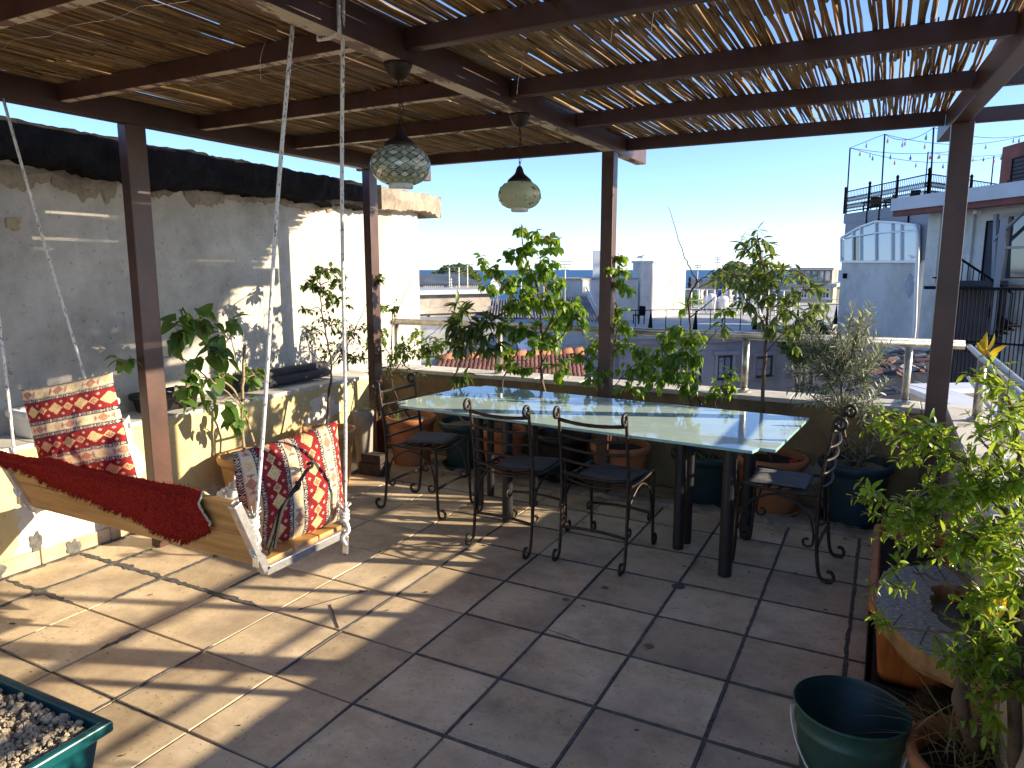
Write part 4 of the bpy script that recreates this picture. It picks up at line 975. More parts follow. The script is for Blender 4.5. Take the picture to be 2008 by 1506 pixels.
for (u, v, ru, rv_, n, k) in ((772, 605, 20, 16, 14, 'dark'), (745, 600, 14, 14, 6, 'vine2'), (740, 650, 30, 26, 26, 'vine2'), (790, 690, 34, 26, 36, 'vine2'), (840, 690, 34, 26, 44, 'vine'), (862, 672, 22, 14, 18, 'vine'), (820, 655, 22, 18, 14, 'vine'), (760, 720, 34, 28, 30, 'dark_small'), (735, 690, 26, 30, 24, 'dark_small'), (800, 735, 30, 18, 20, 'dark_small'), (755, 775, 22, 12, 9, 'dark_small')):
    c = W(u, v, 4.85 + rnd.uniform(-.12, .12)); s = (c - C0).length / F_PX
    P.cluster(c, (ru * s, ru * s, rv_ * s), n, k, droop=.35, per=5, size=(.55, .95))
P.done()
# ---- dark pot with long leaved plant
pc = (-2.98, 4.87); pot('dark teal pot of white gravel behind the left end of the table', pc, .22, .37, m_teal, m_gravel, m_teal)
P = Plant('long_leaved_plant', 'tall plant with whorls of long narrow leaves left of the round leaved tree', 'plant', (pc[0], pc[1], .34), m_bark_pale)
P.stem([(pc[0], pc[1], .34), W(885, 780), W(900, 715), W(925, 660), W(930, 640)], .010, .006); P.stem([W(910, 690), W(950, 650), W(965, 635)], .006, .004)
for (u, v, ru, rv_, n, per) in ((900, 612, 22, 20, 18, 9), (925, 635, 34, 26, 40, 10), (965, 640, 30, 26, 28, 9), (890, 650, 26, 22, 18, 9), (905, 680, 28, 18, 16, 8), (955, 670, 26, 18, 16, 8), (890, 735, 20, 8, 7, 7)):
    c = W(u, v, 4.85 + rnd.uniform(-.08, .08)); s = (c - C0).length / F_PX
    P.cluster(c, (ru * s, ru * s, rv_ * s), n, 'fig', droop=.15, per=per, ring=True, size=(.6, 1.05))
P.done()
# ---- orange pot + pear tree pot
pot('orange terracotta pot under the left half of the table', (-2.62, 4.84), .185, .37, m_terra, m_soil)
pc = (-2.12, 4.86); pot('black pot under the middle of the table holding the round leaved tree', pc, .22, .36, m_black, m_soil, m_black)
P = Plant('round_leaved_tree', 'bright round leaved young tree rising behind the middle of the table', 'tree', (pc[0], pc[1], .33), m_bark)
P.stem([(pc[0], pc[1], .33), W(1066, 760), W(1062, 690), W(1060, 620), W(1052, 560), W(1030, 500), W(1022, 440)], .014, .004)
P.stem([W(1062, 660), W(1085, 610), W(1060, 540), W(1062, 490)], .007, .003); P.stem([W(1064, 715), W(1080, 680), W(1110, 650), W(1130, 610)], .007, .003)
P.stem([W(1060, 640), W(1015, 590), W(975, 545), W(945, 510)], .006, .002); P.stem([W(1050, 560), W(1065, 510), W(1080, 470)], .003, .001)
P.stem([(-2.62, 4.84, .34), W(985, 755), W(1000, 715), W(1015, 680), W(985, 655)], .007, .004)
for (u, v, ru, rv_, n) in ((1022, 448, 18, 16, 12), (1048, 462, 16, 14, 9), (1035, 490, 26, 20, 20), (1085, 470, 20, 12, 14), (1080, 488, 16, 10, 7), (1010, 500, 20, 16, 10), (945, 515, 12, 14, 7), (965, 535, 22, 20, 16), (955, 560, 16, 18, 11), (1000, 550, 26, 20, 22), (1045, 535, 26, 24, 24), (1070, 520, 20, 26, 20), (1090, 555, 22, 22, 18), (1035, 580, 28, 24, 28), (1010, 600, 28, 22, 26), (1065, 590, 25, 24, 22), (1120, 600, 30, 24, 34), (1130, 625, 22, 24, 22), (1095, 630, 28, 24, 26), (1000, 645, 26, 24, 22), (1035, 650, 26, 24, 22), (1055, 680, 26, 18, 12), (1085, 660, 26, 20, 12), (1000, 690, 24, 20, 14), (1020, 720, 24, 14, 14), (990, 715, 12, 14, 6), (1100, 720, 26, 22, 16)):
    c = W(u, v, 4.86 + rnd.uniform(-.13, .13)); s = (c - C0).length / F_PX
    P.cluster(c, (ru * s, ru * s, rv_ * s), n, 'pear', droop=.75, per=5, size=(.7, 1.12))
P.done()
# ---- climber on the middle post
pc = (-1.66, 4.86); pot('terracotta pot at the foot of the middle post holding the climber', pc, .22, .35, m_terra, m_soil)
P = Plant('climbing_plant', 'bright green climber winding up the middle pergola post', 'climber', (pc[0], pc[1], .32), m_bark)
W = lambda u, v, y=4.74: PY(u, v, y)
P.stem([(pc[0], pc[1], .32), W(1195, 770), W(1200, 700), W(1212, 640), W(1205, 580), W(1215, 520), W(1212, 495)], .006, .002, wob=.02)
P.stem([W(1200, 760), W(1240, 720), W(1270, 690)], .004, .002); P.stem([W(1198, 740), W(1160, 690), W(1140, 650)], .004, .002)
for (u, v, ru, rv_, n) in ((1215, 505, 18, 12, 12), (1210, 530, 22, 16, 18), (1222, 555, 20, 20, 18), (1200, 560, 14, 16, 9), (1205, 610, 24, 20, 20), (1190, 625, 20, 14, 12), (1220, 640, 24, 20, 20), (1215, 680, 28, 22, 24), (1175, 680, 26, 24, 22), (1150, 700, 22, 24, 20), (1250, 690, 26, 22, 24), (1240, 730, 32, 24, 28), (1185, 730, 34, 26, 28), (1270, 720, 26, 24, 22), (1160, 745, 22, 20, 14), (1235, 765, 30, 14, 14), (1280, 750, 20, 22, 14)):
    c = W(u, v, 4.74 + rnd.uniform(-.1, .1)); s = (c - C0).length / F_PX
    P.cluster(c, (ru * s, ru * s, rv_ * s), n, 'vine', droop=.85, per=5, size=(.65, 1.05))
P.done()
# ---- bush and bare branch, dark green pot
pc = (-1.05, 4.87); pot('dark green pot behind the right front chair holding the drooping bush', pc, .23, .36, m_teal, m_soil)
tuft('pale grass in the dark green pot under the table', (pc[0] + .02, pc[1] - .1, .33), 40, .14, 'grass', .08)
P = Plant('drooping_bush', 'green bush of drooping leaves right of the middle post', 'shrub', (pc[0], pc[1], .33), m_bark)
W = lambda u, v, y=4.88: PY(u, v, y)
P.stem([(pc[0], pc[1], .33), W(1352, 780), W(1345, 720), W(1335, 665), W(1320, 650)], .009, .003); P.stem([W(1348, 740), W(1310, 700), W(1290, 670)], .005, .002); P.stem([W(1346, 720), W(1365, 680), W(1375, 655)], .005, .002)
for (u, v, ru, rv_, n) in ((1335, 650, 28, 16, 20), (1310, 670, 25, 20, 20), (1355, 665, 25, 20, 22), (1340, 695, 34, 24, 34), (1300, 700, 25, 24, 26), (1365, 700, 18, 20, 16), (1320, 730, 32, 24, 30), (1350, 745, 22, 22, 18), (1295, 745, 25, 24, 18)):
    c = W(u, v, 4.88 + rnd.uniform(-.1, .1)); s = (c - C0).length / F_PX
    P.cluster(c, (ru * s, ru * s, rv_ * s), n, 'vine2', droop=.9, per=5, size=(.7, 1.1))
P.done()
P = Plant('bare_branched_sapling', 'nearly leafless dark sapling with one long thin shoot against the sky', 'sapling', (pc[0] + .06, pc[1] + .02, .33), m_twig)
P.stem([(pc[0] + .06, pc[1] + .02, .33), W(1360, 740), W(1355, 650), W(1350, 590), W(1368, 553)], .009, .006)
P.stem([W(1368, 553), W(1350, 520), W(1330, 470), W(1311, 405)], .005, .0016); P.stem([W(1368, 553), W(1385, 540), W(1400, 528)], .004, .002)
P.stem([W(1354, 622), W(1395, 590), W(1430, 565), W(1450, 553)], .005, .002); P.stem([W(1368, 565), W(1410, 540), W(1460, 480)], .003, .001)
P.stem([W(1385, 540), W(1405, 527), W(1412, 520)], .002, .001)
P.stem([W(1372, 690), W(1400, 655), W(1415, 640)], .003, .0015)
for (u, v, n, k) in ((1425, 612, 8, 'vine'), (1413, 640, 6, 'citrus'), (1348, 605, 2, 'vine2')): P.cluster(W(u, v), (.05, .05, .03), n, k, droop=.7, per=4)
P.done()
# ---- glossy tree in orange pot
pc = (-.62, 4.90); pot('wide orange pot behind the right end of the table with a red flower', pc, .235, .36, m_terra, m_soil, m_terra2)
P = Plant('glossy_leaved_tree', 'tall straight young tree with curved glossy leaves behind the right end of the table', 'tree', (pc[0], pc[1], .33), m_bark)
P.stem([(pc[0], pc[1], .33), W(1496, 780), W(1500, 700), W(1504, 630), W(1505, 560), W(1492, 500), W(1485, 460)], .015, .004)
P.stem([W(1503, 640), W(1470, 600), W(1445, 560), W(1420, 545)], .006, .002); P.stem([W(1504, 660), W(1540, 610), W(1570, 580), W(1580, 540)], .006, .002)
P.stem([W(1503, 690), W(1530, 660), W(1560, 630), W(1590, 600)], .006, .002); P.stem([W(1502, 665), W(1490, 620), W(1480, 560)], .005, .002)
for (u, v, ru, rv_, n) in ((1486, 468, 22, 14, 18), (1475, 485, 24, 12, 16), (1495, 505, 22, 18, 22), (1440, 540, 30, 16, 24), (1420, 555, 22, 12, 12), (1480, 545, 26, 20, 26), (1520, 545, 26, 18, 22), (1540, 530, 20, 14, 12), (1500, 575, 26, 20, 20), (1470, 590, 24, 18, 16), (1540, 590, 28, 20, 24), (1575, 570, 26, 18, 18), (1580, 535, 12, 14, 8), (1600, 600, 18, 14, 10), (1590, 620, 18, 10, 8), (1550, 620, 28, 18, 20), (1530, 650, 24, 18, 16), (1560, 660, 20, 18, 12), (1505, 625, 20, 16, 10)):
    c = W(u, v, 4.90 + rnd.uniform(-.12, .12)); s = (c - C0).length / F_PX
    P.cluster(c, (ru * s, ru * s, rv_ * s), n, 'citrus', droop=.25, per=6, ring=True, size=(.65, 1.0))
P.done()
P = Plant('low_green_shrub', 'little bright green shrub against the coping between the two right rail posts', 'shrub', (pc[0] - .22, 4.98, .34), m_twig)
P.stem([(pc[0] - .2, 4.95, .34), W(1405, 800, 4.98), W(1410, 770, 4.98), W(1425, 735, 4.98)], .004, .002)
for (u, v, ru, rv_, n) in ((1432, 735, 14, 14, 10), (1415, 760, 24, 14, 20), (1395, 775, 18, 10, 12), (1435, 755, 14, 14, 8)):
    c = W(u, v, 4.98); s = (c - C0).length / F_PX; P.cluster(c, (ru * s, ru * s * .6, rv_ * s), n, 'vine', droop=.5, per=5, size=(.55, .9))
P.done()
b = MB(); rf = Vector((-.46, 4.70, .40))
for k in range(9):
    a = k * .7; b.obox(rf + Vector((.015 * math.cos(a), .015 * math.sin(a), .006 * (k % 3))), (.010, 0, .003), (0, .007, 0), (0, .001, .003))
tag(b.build('flower', M('red_petal', (.55, .03, .012), .2, 20, .6, 0)), 'small red flower at the rim of the wide orange pot', 'flower')
# ---- silver oleander in the teal pot
pc = (-.11, 4.88); pot('wide teal blue pot of pale gravel holding the silvery shrub', pc, .22, .39, m_blue, m_gravel, m_teal)
P = Plant('silvery_shrub', 'silvery grey narrow leaved shrub in the teal pot near the right post', 'shrub', (pc[0], pc[1], .36), m_bark)
W = lambda u, v, y=4.88: PY(u, v, y)
P.stem([(pc[0], pc[1], .36), W(1655, 855), W(1652, 800), W(1650, 740), W(1672, 690), W(1690, 620)], .014, .003)
for t in (((1652, 800), (1620, 740), (1590, 690)), ((1652, 790), (1680, 750), (1715, 700)), ((1653, 810), (1690, 800), (1722, 820)), ((1651, 760), (1625, 700), (1600, 650)), ((1650, 740), (1655, 690), (1640, 640)), ((1653, 815), (1610, 790), (1575, 760)), ((1655, 820), (1690, 770), (1700, 740))): P.stem([W(*q) for q in t], .006, .002)
for (x0, y0, x1, y1, n) in ((1672, 690, 1693, 612, 26), (1680, 680, 1712, 620, 20), (1690, 640, 1668, 615, 16), (1675, 690, 1655, 640, 16), (1690, 720, 1735, 675, 26), (1680, 745, 1730, 700, 24), (1660, 740, 1720, 660, 30), (1640, 690, 1600, 640, 24), (1630, 720, 1580, 680, 28), (1620, 740, 1565, 720, 26), (1640, 700, 1630, 650, 22), (1650, 740, 1640, 680, 24), (1600, 700, 1570, 660, 20), (1620, 760, 1560, 770, 22), (1630, 780, 1580, 790, 20), (1660, 780, 1700, 790, 20), (1690, 800, 1735, 815, 18), (1700, 790, 1725, 745, 20), (1690, 770, 1700, 740, 16), (1700, 810, 1722, 865, 16), (1650, 720, 1665, 660, 22), (1610, 690, 1590, 620, 20), (1600, 740, 1560, 740, 16), (1660, 810, 1640, 780, 14), (1640, 760, 1600, 720, 22), (1665, 760, 1690, 700, 22), (1655, 800, 1610, 770, 20), (1655, 740, 1625, 700, 24), (1640, 740, 1615, 690, 22), (1668, 720, 1680, 670, 20)):
    for rep in range(3):
        ya, yb = 4.88 + rnd.uniform(-.1, .1), 4.88 + rnd.uniform(-.24, .24); jx, jy = (rnd.uniform(-22, 22), rnd.uniform(-22, 22)) if rep else (0, 0)
        p, q = W(x0 + jx * .5, y0 + jy * .5, ya), W(x1 + jx, y1 + jy, yb)
        P.along([p, (p + q) / 2 + rv(.02), q], int(n * 1.25), 'olive', size=(.75, 1.2), droop=.0, spread=.75)
for k in range(8):
    a = k * .8; p = Vector((pc[0] + .03 * math.cos(a), pc[1] + .03 * math.sin(a), .38)); P.along([p, p + Vector((.05 * math.cos(a), .05 * math.sin(a), .09)), p + Vector((.07 * math.cos(a), .07 * math.sin(a), .18))], 14, 'olive', droop=-.1)
P.done()
# ================================================================== RIGHT FOREGROUND
def trough(name, label, x0, x1, y0, y1, h, taper, mat, soil, rim=.022, fill=.06, z0=0.0, cat='planter'):
    t = thing(name, label, cat, ((x0 + x1) / 2, (y0 + y1) / 2, z0))
    def ring(d, z, r=.035):
        pts = []; xa, xb, ya, yb = x0 + d, x1 - d, y0 + d, y1 - d
        for cx_, cy_, a0 in ((xb - r, yb - r, 0), (xa + r, yb - r, 90), (xa + r, ya + r, 180), (xb - r, ya + r, 270)):
            for k in range(6): a = math.radians(a0 + 18 * k); pts.append((cx_ + r * math.cos(a), cy_ + r * math.sin(a), z0 + z))
        return pts
    R = [ring(taper, 0), ring(taper - .004, .02), ring(rim + .004, h - .05), ring(rim, h - .045), ring(.004, h - .04), ring(0, h - .03), ring(0, h - .008), ring(.005, h), ring(rim + .002, h), ring(rim + .008, h - .008), ring(rim + .02, h - .12)]
    b = MB(); n = 24; vs = [p for r_ in R for p in r_]
    f = [(i * n + k, i * n + (k + 1) % n, (i + 1) * n + (k + 1) % n, (i + 1) * n + k) for i in range(len(R) - 1) for k in range(n)] + [tuple(range(n - 1, -1, -1))]
    b.add(vs, f); b.build('planter_body', mat, t, smooth=True, bevel=0)
    d = rim + .012
    b = MB(); nx = max(8, int((x1 - x0) / .012)); ny = max(8, int((y1 - y0) / .012))
    b.grid(lambda u, v: (x0 + d + (x1 - x0 - 2 * d) * u, y0 + d + (y1 - y0 - 2 * d) * v, z0 + h - fill + .012 * noise.noise((u * (x1 - x0) * 18, v * (y1 - y0) * 18, x0)) + .009 * noise.noise((u * (x1 - x0) * 60, v * (y1 - y0) * 60, 3))), nx, ny)
    b.build('soil', soil, t)
    return t
ot = trough('rectangular_planter', 'long orange rectangular planter standing in a black tray along the right parapet', .015, .345, 2.86, 3.86, .325, .055, m_orange, m_soil, z0=.03)
b = MB()
def tray(d, z): return [(.02 + d, 2.83 + d, z), (.352 - d, 2.83 + d, z), (.352 - d, 3.9 - d, z), (.02 + d, 3.9 - d, z)]
R = [tray(.02, .003), tray(0, .06), tray(.006, .062), tray(.024, .014)]; vs = [p for r_ in R for p in r_]
b.add(vs, [(i * 4 + k, i * 4 + (k + 1) % 4, (i + 1) * 4 + (k + 1) % 4, (i + 1) * 4 + k) for i in range(3) for k in range(4)] + [(12, 13, 14, 15), (3, 2, 1, 0)])
b.build('drip_tray', m_black, ot, bevel=.003)
# ---- hollow log slab used as a little table
lg = thing('hollow_log_table', 'weathered grey hollow log slice lying as a table top on the orange planter', 'log slab', (.38, 2.78, .37))
def lring(a, r, z, s):
    q = 1 + s * (.10 * noise.noise((math.cos(a) * 1.6, math.sin(a) * 1.6, 3)) + .03 * noise.noise((math.cos(a) * 6, math.sin(a) * 6, 9)))
    return (.385 + r * q * .86 * math.cos(a), 2.78 + r * q * 1.1 * math.sin(a), z)
N = 96; b = MB(); vs = []
for k in range(N):
    a = 2 * math.pi * k / N; hole = .215 * (1 + .22 * noise.noise((math.cos(a) * 2.2 + 5, math.sin(a) * 2.2, 1)) + .12 * noise.noise((math.cos(a) * 7, math.sin(a) * 7, 4)))
    for (r, z, s) in ((.405, .362, 1), (.418, .385, 1), (.418, .425, 1), (.412, .438, 1)): vs.append(lring(a, r, z, s))
    for t in range(1, 6): r = .412 + (hole - .412) * t / 5; vs.append(lring(a, r, .438 + .004 * noise.noise((a * 4, r * 20, 1)) - (.003 if t == 5 else 0), 1 - t / 6))
    vs.append(lring(a, hole * .98, .372, 0))
m_ = 10
f = [(k * m_ + i, ((k + 1) % N) * m_ + i, ((k + 1) % N) * m_ + i + 1, k * m_ + i + 1) for k in range(N) for i in range(m_ - 1)]
b.add(vs, f)
for idx in range(len(b.F)): b.I[idx] = 1 if idx % 9 < 3 or idx % 9 == 8 else 0
b.build('log_ring', [m_stump, m_bark_orange], lg)
b = MB(); b.lathe([(0, .366), (.30, .366), (.30, .374), (0, .374)], 40, (.385, 2.78, 0), sx=.86, sy=1.1); b.build('base_board', m_board, lg)
b = MB()
for k in range(8):
    x0 = .09 + k * .075; cyl = .45 * math.sqrt(max(0, 1 - ((x0 - .385) / .355) ** 2)); 
    for sg in (-1, 1):
        p0, p1 = Vector((x0, 2.78 + sg * cyl * .98, .4405)), Vector((x0 + .03, 2.78 + sg * cyl * .56, .4405))
        if (p0 - p1).length > .05: b.beam(p0, p1, .003, .001)
b.build('saw_crack', m_twig, lg)
b = MB(); b.lathe([(.13, 0), (.15, .18), (.17, .361)], 20, (.47, 2.52, .002), capb=True, capt=True, wob=lambda a, z: .08 * math.sin(a * 3 + 1)); b.build('log_foot', m_bark_orange, lg, smooth=True)
def clearmat():
    m, nt, p, o = nodes('clear_drinking_glass'); p.inputs['Base Color'].default_value = (.95, .96, .95, 1); p.inputs['Roughness'].default_value = .03
    p.inputs['Transmission Weight'].default_value = 1; p.inputs['IOR'].default_value = 1.12; return m
b = MB(); c = G(1897, 1215, .375); b.lathe([(.026, 0), (.034, .075), (.032, .075), (.0245, .004), (0, .004)], 24, (c.x, c.y, .3745), capb=True)
tag(b.build('drinking_glass', clearmat(), None, smooth=True), 'clear plastic cup standing inside the hollow log slice', 'cup')
# ---- green bucket
bk_ = thing('bucket', 'empty dark green plastic bucket with a white wire handle in the right foreground', 'bucket', (.0, 2.22, 0))
b = MB(); bx_, by_ = -.012, 2.22; h = .30
b.lathe([(0, 0), (.122, 0), (.125, .006), (.150, h - .075), (.156, h - .07), (.156, h - .058), (.152, h - .054), (.157, h - .012), (.162, h - .008), (.163, h), (.159, h + .002)], 48, (bx_, by_, .004)); b.build('bucket_body', m_bucket, bk_, smooth=True)
b = MB(); b.lathe([(.159, h + .002), (.155, h - .01), (.152, h - .045), (.148, h - .05), (.120, .012), (0, .012)], 48, (bx_, by_, .004)); b.build('bucket_inside', m_bucket_in, bk_, smooth=True)
b = MB(); hx = Vector((math.cos(math.radians(5)), math.sin(math.radians(5)), 0)); hy = Vector((hx.y, -hx.x, 0))
pts = [Vector((bx_, by_, h - .035)) + hx * (-.166 * math.cos(a)) + hy * (.165 * math.sin(a) * .35 + .01 * math.sin(a)) - Vector((0, 0, .17 * math.sin(a))) + hy * (.10 * math.sin(a) ** 2) for a in [math.pi * i / 24 for i in range(25)]]
b.tube(pts, .0032, 6); b.build('wire_handle', m_whiteplastic, bk_, smooth=True)
# ---- round pot bottom right
pc = (.345, 2.18); pot('round orange pot at the bottom right edge holding the trunk of the bush', pc, .21, .27, m_terra, m_soil, fill=.05)
P = Plant('pomegranate_bush', 'big bright green small leaved bush filling the right edge of the picture', 'bush', (pc[0] + .04, pc[1], .22), m_bark)
def B(u, v, y): return PY(u, v, 1.84 + (y - 2.2) * .55)
P.stem([(.33, 2.30, .20), B(1885, 1400, 2.42), B(1893, 1330, 2.45), B(1930, 1270, 2.55), B(1990, 1210, 2.6), B(2030, 1120, 2.65)], .020, .013, 8)
P.stem([(.40, 2.15, .2), B(1990, 1400, 2.3), B(1995, 1300, 2.4), B(2010, 1200, 2.55)], .016, .012, 8)
P.stem([B(1990, 1210, 2.6), B(1900, 1140, 2.65), B(1830, 1085, 2.75), B(1760, 1010, 2.85), B(1690, 962, 2.9)], .009, .002)
P.stem([B(2030, 1120, 2.65), B(1985, 1020, 2.75), B(1930, 960, 2.8), B(1880, 900, 2.85), B(1820, 865, 2.9), B(1760, 842, 2.95), B(1700, 818, 2.95)], .010, .0018)
P.stem([B(2030, 1120, 2.65), B(2010, 1000, 2.8), B(2000, 900, 2.85), B(1985, 800, 2.9), B(1960, 740, 2.9), B(1935, 695, 2.9)], .008, .002)
P.stem([B(2020, 1150, 2.6), B(1960, 1090, 2.6), B(1880, 1040, 2.65), B(1820, 1030, 2.7)], .006, .002)
P.stem([B(2000, 1220, 2.5), B(1930, 1170, 2.5), B(1870, 1150, 2.5), B(1790, 1120, 2.5)], .006, .002)
P.stem([B(1995, 1260, 2.42), B(1940, 1240, 2.4), B(1860, 1240, 2.4), B(1780, 1235, 2.4), B(1725, 1220, 2.4)], .005, .0015)
P.stem([B(2005, 1000, 2.8), B(1960, 900, 2.85), B(1920, 860, 2.9)], .005, .002)
P.stem([B(1992, 1320, 2.35), B(1950, 1350, 2.3), B(1930, 1380, 2.3)], .005, .002)
def shoots(rows, kind):
    for (u, v, ru, rv_, ns, nl, y) in rows:
        for k in range(ns):
            a = rnd.uniform(0, 6.28); q = rnd.random() ** .5; c = B(u + ru * q * math.cos(a), v + rv_ * q * math.sin(a), y + rnd.uniform(-.16, .16))
            st = P.near(c); d = (c - st)
            if d.length < .03: d = rv(1).normalized() * .06
            e = c + d.normalized() * rnd.uniform(.03, .08) + Vector((-.02, 0, rnd.uniform(-.02, .05)))
            P.along([st if d.length < .12 else c - d.normalized() * .10, c, e], nl, kind if rnd.random() < .8 else ('pom_big' if kind == 'pom' else 'pom'), size=(.6, 1.1), droop=.05, spread=.8, r0=.0022, r1=.0009)
shoots(((1940, 930, 70, 50, 14, 14, 2.85), (1985, 860, 30, 60, 8, 14, 2.85), (1880, 960, 60, 40, 12, 14, 2.8), (1830, 900, 50, 26, 9, 12, 2.88), (1930, 1010, 70, 50, 18, 14, 2.75), (1840, 1030, 60, 40, 14, 14, 2.75), (1760, 1000, 45, 26, 9, 12, 2.85), (1700, 970, 22, 14, 4, 10, 2.9), (1975, 1080, 40, 60, 14, 14, 2.65), (1910, 1080, 60, 30, 14, 14, 2.65), (1790, 1050, 40, 20, 4, 12, 2.7), (1960, 1170, 50, 50, 16, 14, 2.52), (1945, 1210, 36, 30, 8, 12, 2.5), (1950, 1260, 50, 40, 16, 14, 2.42), (1880, 1270, 36, 24, 6, 12, 2.4), (1735, 1215, 18, 22, 4, 10, 2.4), (1970, 1330, 40, 40, 9, 12, 2.35), (1940, 1390, 26, 60, 9, 12, 2.25), (1755, 1130, 20, 30, 4, 10, 2.6), (2000, 960, 30, 40, 9, 14, 2.8), (1915, 1300, 30, 22, 6, 12, 2.4), (1750, 1050, 18, 30, 2, 10, 2.8)), 'pom')
shoots(((1960, 760, 20, 40, 6, 10, 2.9), (1990, 800, 20, 40, 5, 10, 2.9), (1925, 720, 10, 20, 1, 6, 2.9), (1720, 830, 30, 16, 4, 8, 2.95), (1770, 850, 30, 16, 5, 10, 2.93), (1830, 850, 30, 18, 6, 10, 2.92), (1950, 840, 26, 20, 4, 10, 2.9)), 'pom_big')
for (u, v, y) in ((1932, 690, 2.9), (1940, 700, 2.9), (1950, 1215, 2.42), (1960, 1205, 2.42)):
    for k in range(3): P.leaves.append((leaf_mat4(B(u, v, y), Vector((rnd.uniform(-1, 1), rnd.uniform(-.5, .5), .9)), rv(1), 1), 'young'))
P.done()
tuft('long dry grass hanging over the round orange pot at the bottom right', (pc[0] - .06, pc[1] + .02, .235), 60, .24, 'straw', .05)
tuft('fresh green grass in the round orange pot at the bottom right', (pc[0] + .05, pc[1] + .03, .24), 60, .22, 'grass', .05)
blob = MB(); c = G(1835, 1400, 0)
blob.grid(lambda u, v: (c.x + .10 * v * math.cos(6.283 * u), c.y + .12 * v * math.sin(6.283 * u), .10 * (1 - v * v) * (1 + .5 * noise.noise((math.cos(6.283 * u) * v * 3, math.sin(6.283 * u) * v * 3, 1))) - .004), 30, 8)
tag(blob.build('compost_heap', m_soil, None), 'small dark heap of compost between the bucket and the orange planter', 'soil heap')
# ================================================================== LEFT FOREGROUND AND SMALL THINGS
# turquoise trough with dry clods, turned towards the camera
tq = thing('rectangular_planter', 'turquoise green planter of pale dry clods in the bottom left corner', 'planter', (-2.25, 1.1, 0))
ax = (G(222, 1412, .25) - G(0, 1318, .25)); ax.z = 0; ax.normalize(); ay = Vector((ax.y, -ax.x, 0)); cn = G(222, 1412, .25); cn.z = 0
L_, Wd = .95, .34
def tring(d, z):
    o = cn - ax * d + ay * d; return [(o + Vector((0, 0, z))), (cn - ax * (L_ - d) + ay * d + Vector((0, 0, z))), (cn - ax * (L_ - d) + ay * (Wd - d) + Vector((0, 0, z))), (cn - ax * d + ay * (Wd - d) + Vector((0, 0, z)))]
R = [tring(.062, .003), tring(.030, .205), tring(.028, .208), tring(.004, .212), tring(0, .22), tring(0, .245), tring(.006, .252), tring(.024, .252), tring(.030, .246), tring(.045, .15)]
b = MB(); vs = [p for r_ in R for p in r_]; b.add(vs, [(i * 4 + (k + 1) % 4, i * 4 + k, (i + 1) * 4 + k, (i + 1) * 4 + (k + 1) % 4) for i in range(9) for k in range(4)] + [(0, 1, 2, 3)])
b.build('planter_body', m_tealbox, tq, bevel=.006)
b = MB(); b.grid(lambda u, v: tuple(cn - ax * (.034 + (L_ - .068) * u) + ay * (.034 + (Wd - .068) * v) + Vector((0, 0, .215 + .012 * noise.noise((u * 14, v * 5, 2)) + .014 * noise.noise((u * 40, v * 15, 7))))), 110, 44); b.build('soil', m_soil_dry, tq)
b = MB()
ICO = None
def ico():
    t = (1 + 5 ** .5) / 2; v = [Vector(p).normalized() for p in ((-1, t, 0), (1, t, 0), (-1, -t, 0), (1, -t, 0), (0, -1, t), (0, 1, t), (0, -1, -t), (0, 1, -t), (t, 0, -1), (t, 0, 1), (-t, 0, -1), (-t, 0, 1))]
    return v, [(0, 11, 5), (0, 5, 1), (0, 1, 7), (0, 7, 10), (0, 10, 11), (1, 5, 9), (5, 11, 4), (11, 10, 2), (10, 7, 6), (7, 1, 8), (3, 9, 4), (3, 4, 2), (3, 2, 6), (3, 6, 8), (3, 8, 9), (4, 9, 5), (2, 4, 11), (6, 2, 10), (8, 6, 7), (9, 8, 1)]
IV, IF = ico()
for k in range(2600):
    u, v = rnd.random(), rnd.random(); r = .003 + .011 * rnd.random() ** 3
    p = cn - ax * (.045 + (L_ - .09) * u) + ay * (.045 + (Wd - .09) * v) + Vector((0, 0, .226 + rnd.uniform(-.006, .012) + r * .4 + .010 * noise.noise((u * 14, v * 5, 2))))
    s = rnd.random() * 99; b.add([p + w * (r * (1 + .45 * noise.noise((w * 1.7 + Vector((s, s, s)))))) for w in IV], IF)
b.build('soil_clod', m_soil_dry, tq, kind='stuff')
hose = [G(170, 1470, .02), G(182, 1482, .05), G(186, 1500, .03), G(182, 1530, .01)]
# white trough and dark trough on the yellow wall
trough('window_box_planter', 'white plastic window box on the yellow wall behind the left cushion', -4.30, -4.05, 2.12, 2.66, .15, .03, m_whiteplastic, m_soil, z0=.687, rim=.014, fill=.03)
trough('window_box_planter', 'dark plastic window box on the yellow wall at the left picture edge', -4.30, -4.05, 1.28, 1.72, .15, .03, m_black, m_soil, z0=.687, rim=.014, fill=.03)
trough('window_box_planter', 'dark window box on the yellow wall behind the mulberry stems', -4.32, -4.10, 2.86, 3.28, .12, .03, m_black, m_soil, z0=.687, rim=.014, fill=.03)
b = MB()
for k, (dx, dz, r) in enumerate(((0, .048, .046), (.07, .05, .04), (.03, .11, .035))):
    b.tube(spline([(-4.25 + dx * .6, 3.62, .69 + dz), (-4.24 + dx * .6, 4.1, .69 + dz), (-4.25 + dx * .5, 4.62, .69 + dz)], 6), r, 10)
tag(b.build('membrane_roll', m_dark, None, smooth=True), 'dark rolls of roofing membrane lying on the yellow wall', 'membrane roll')
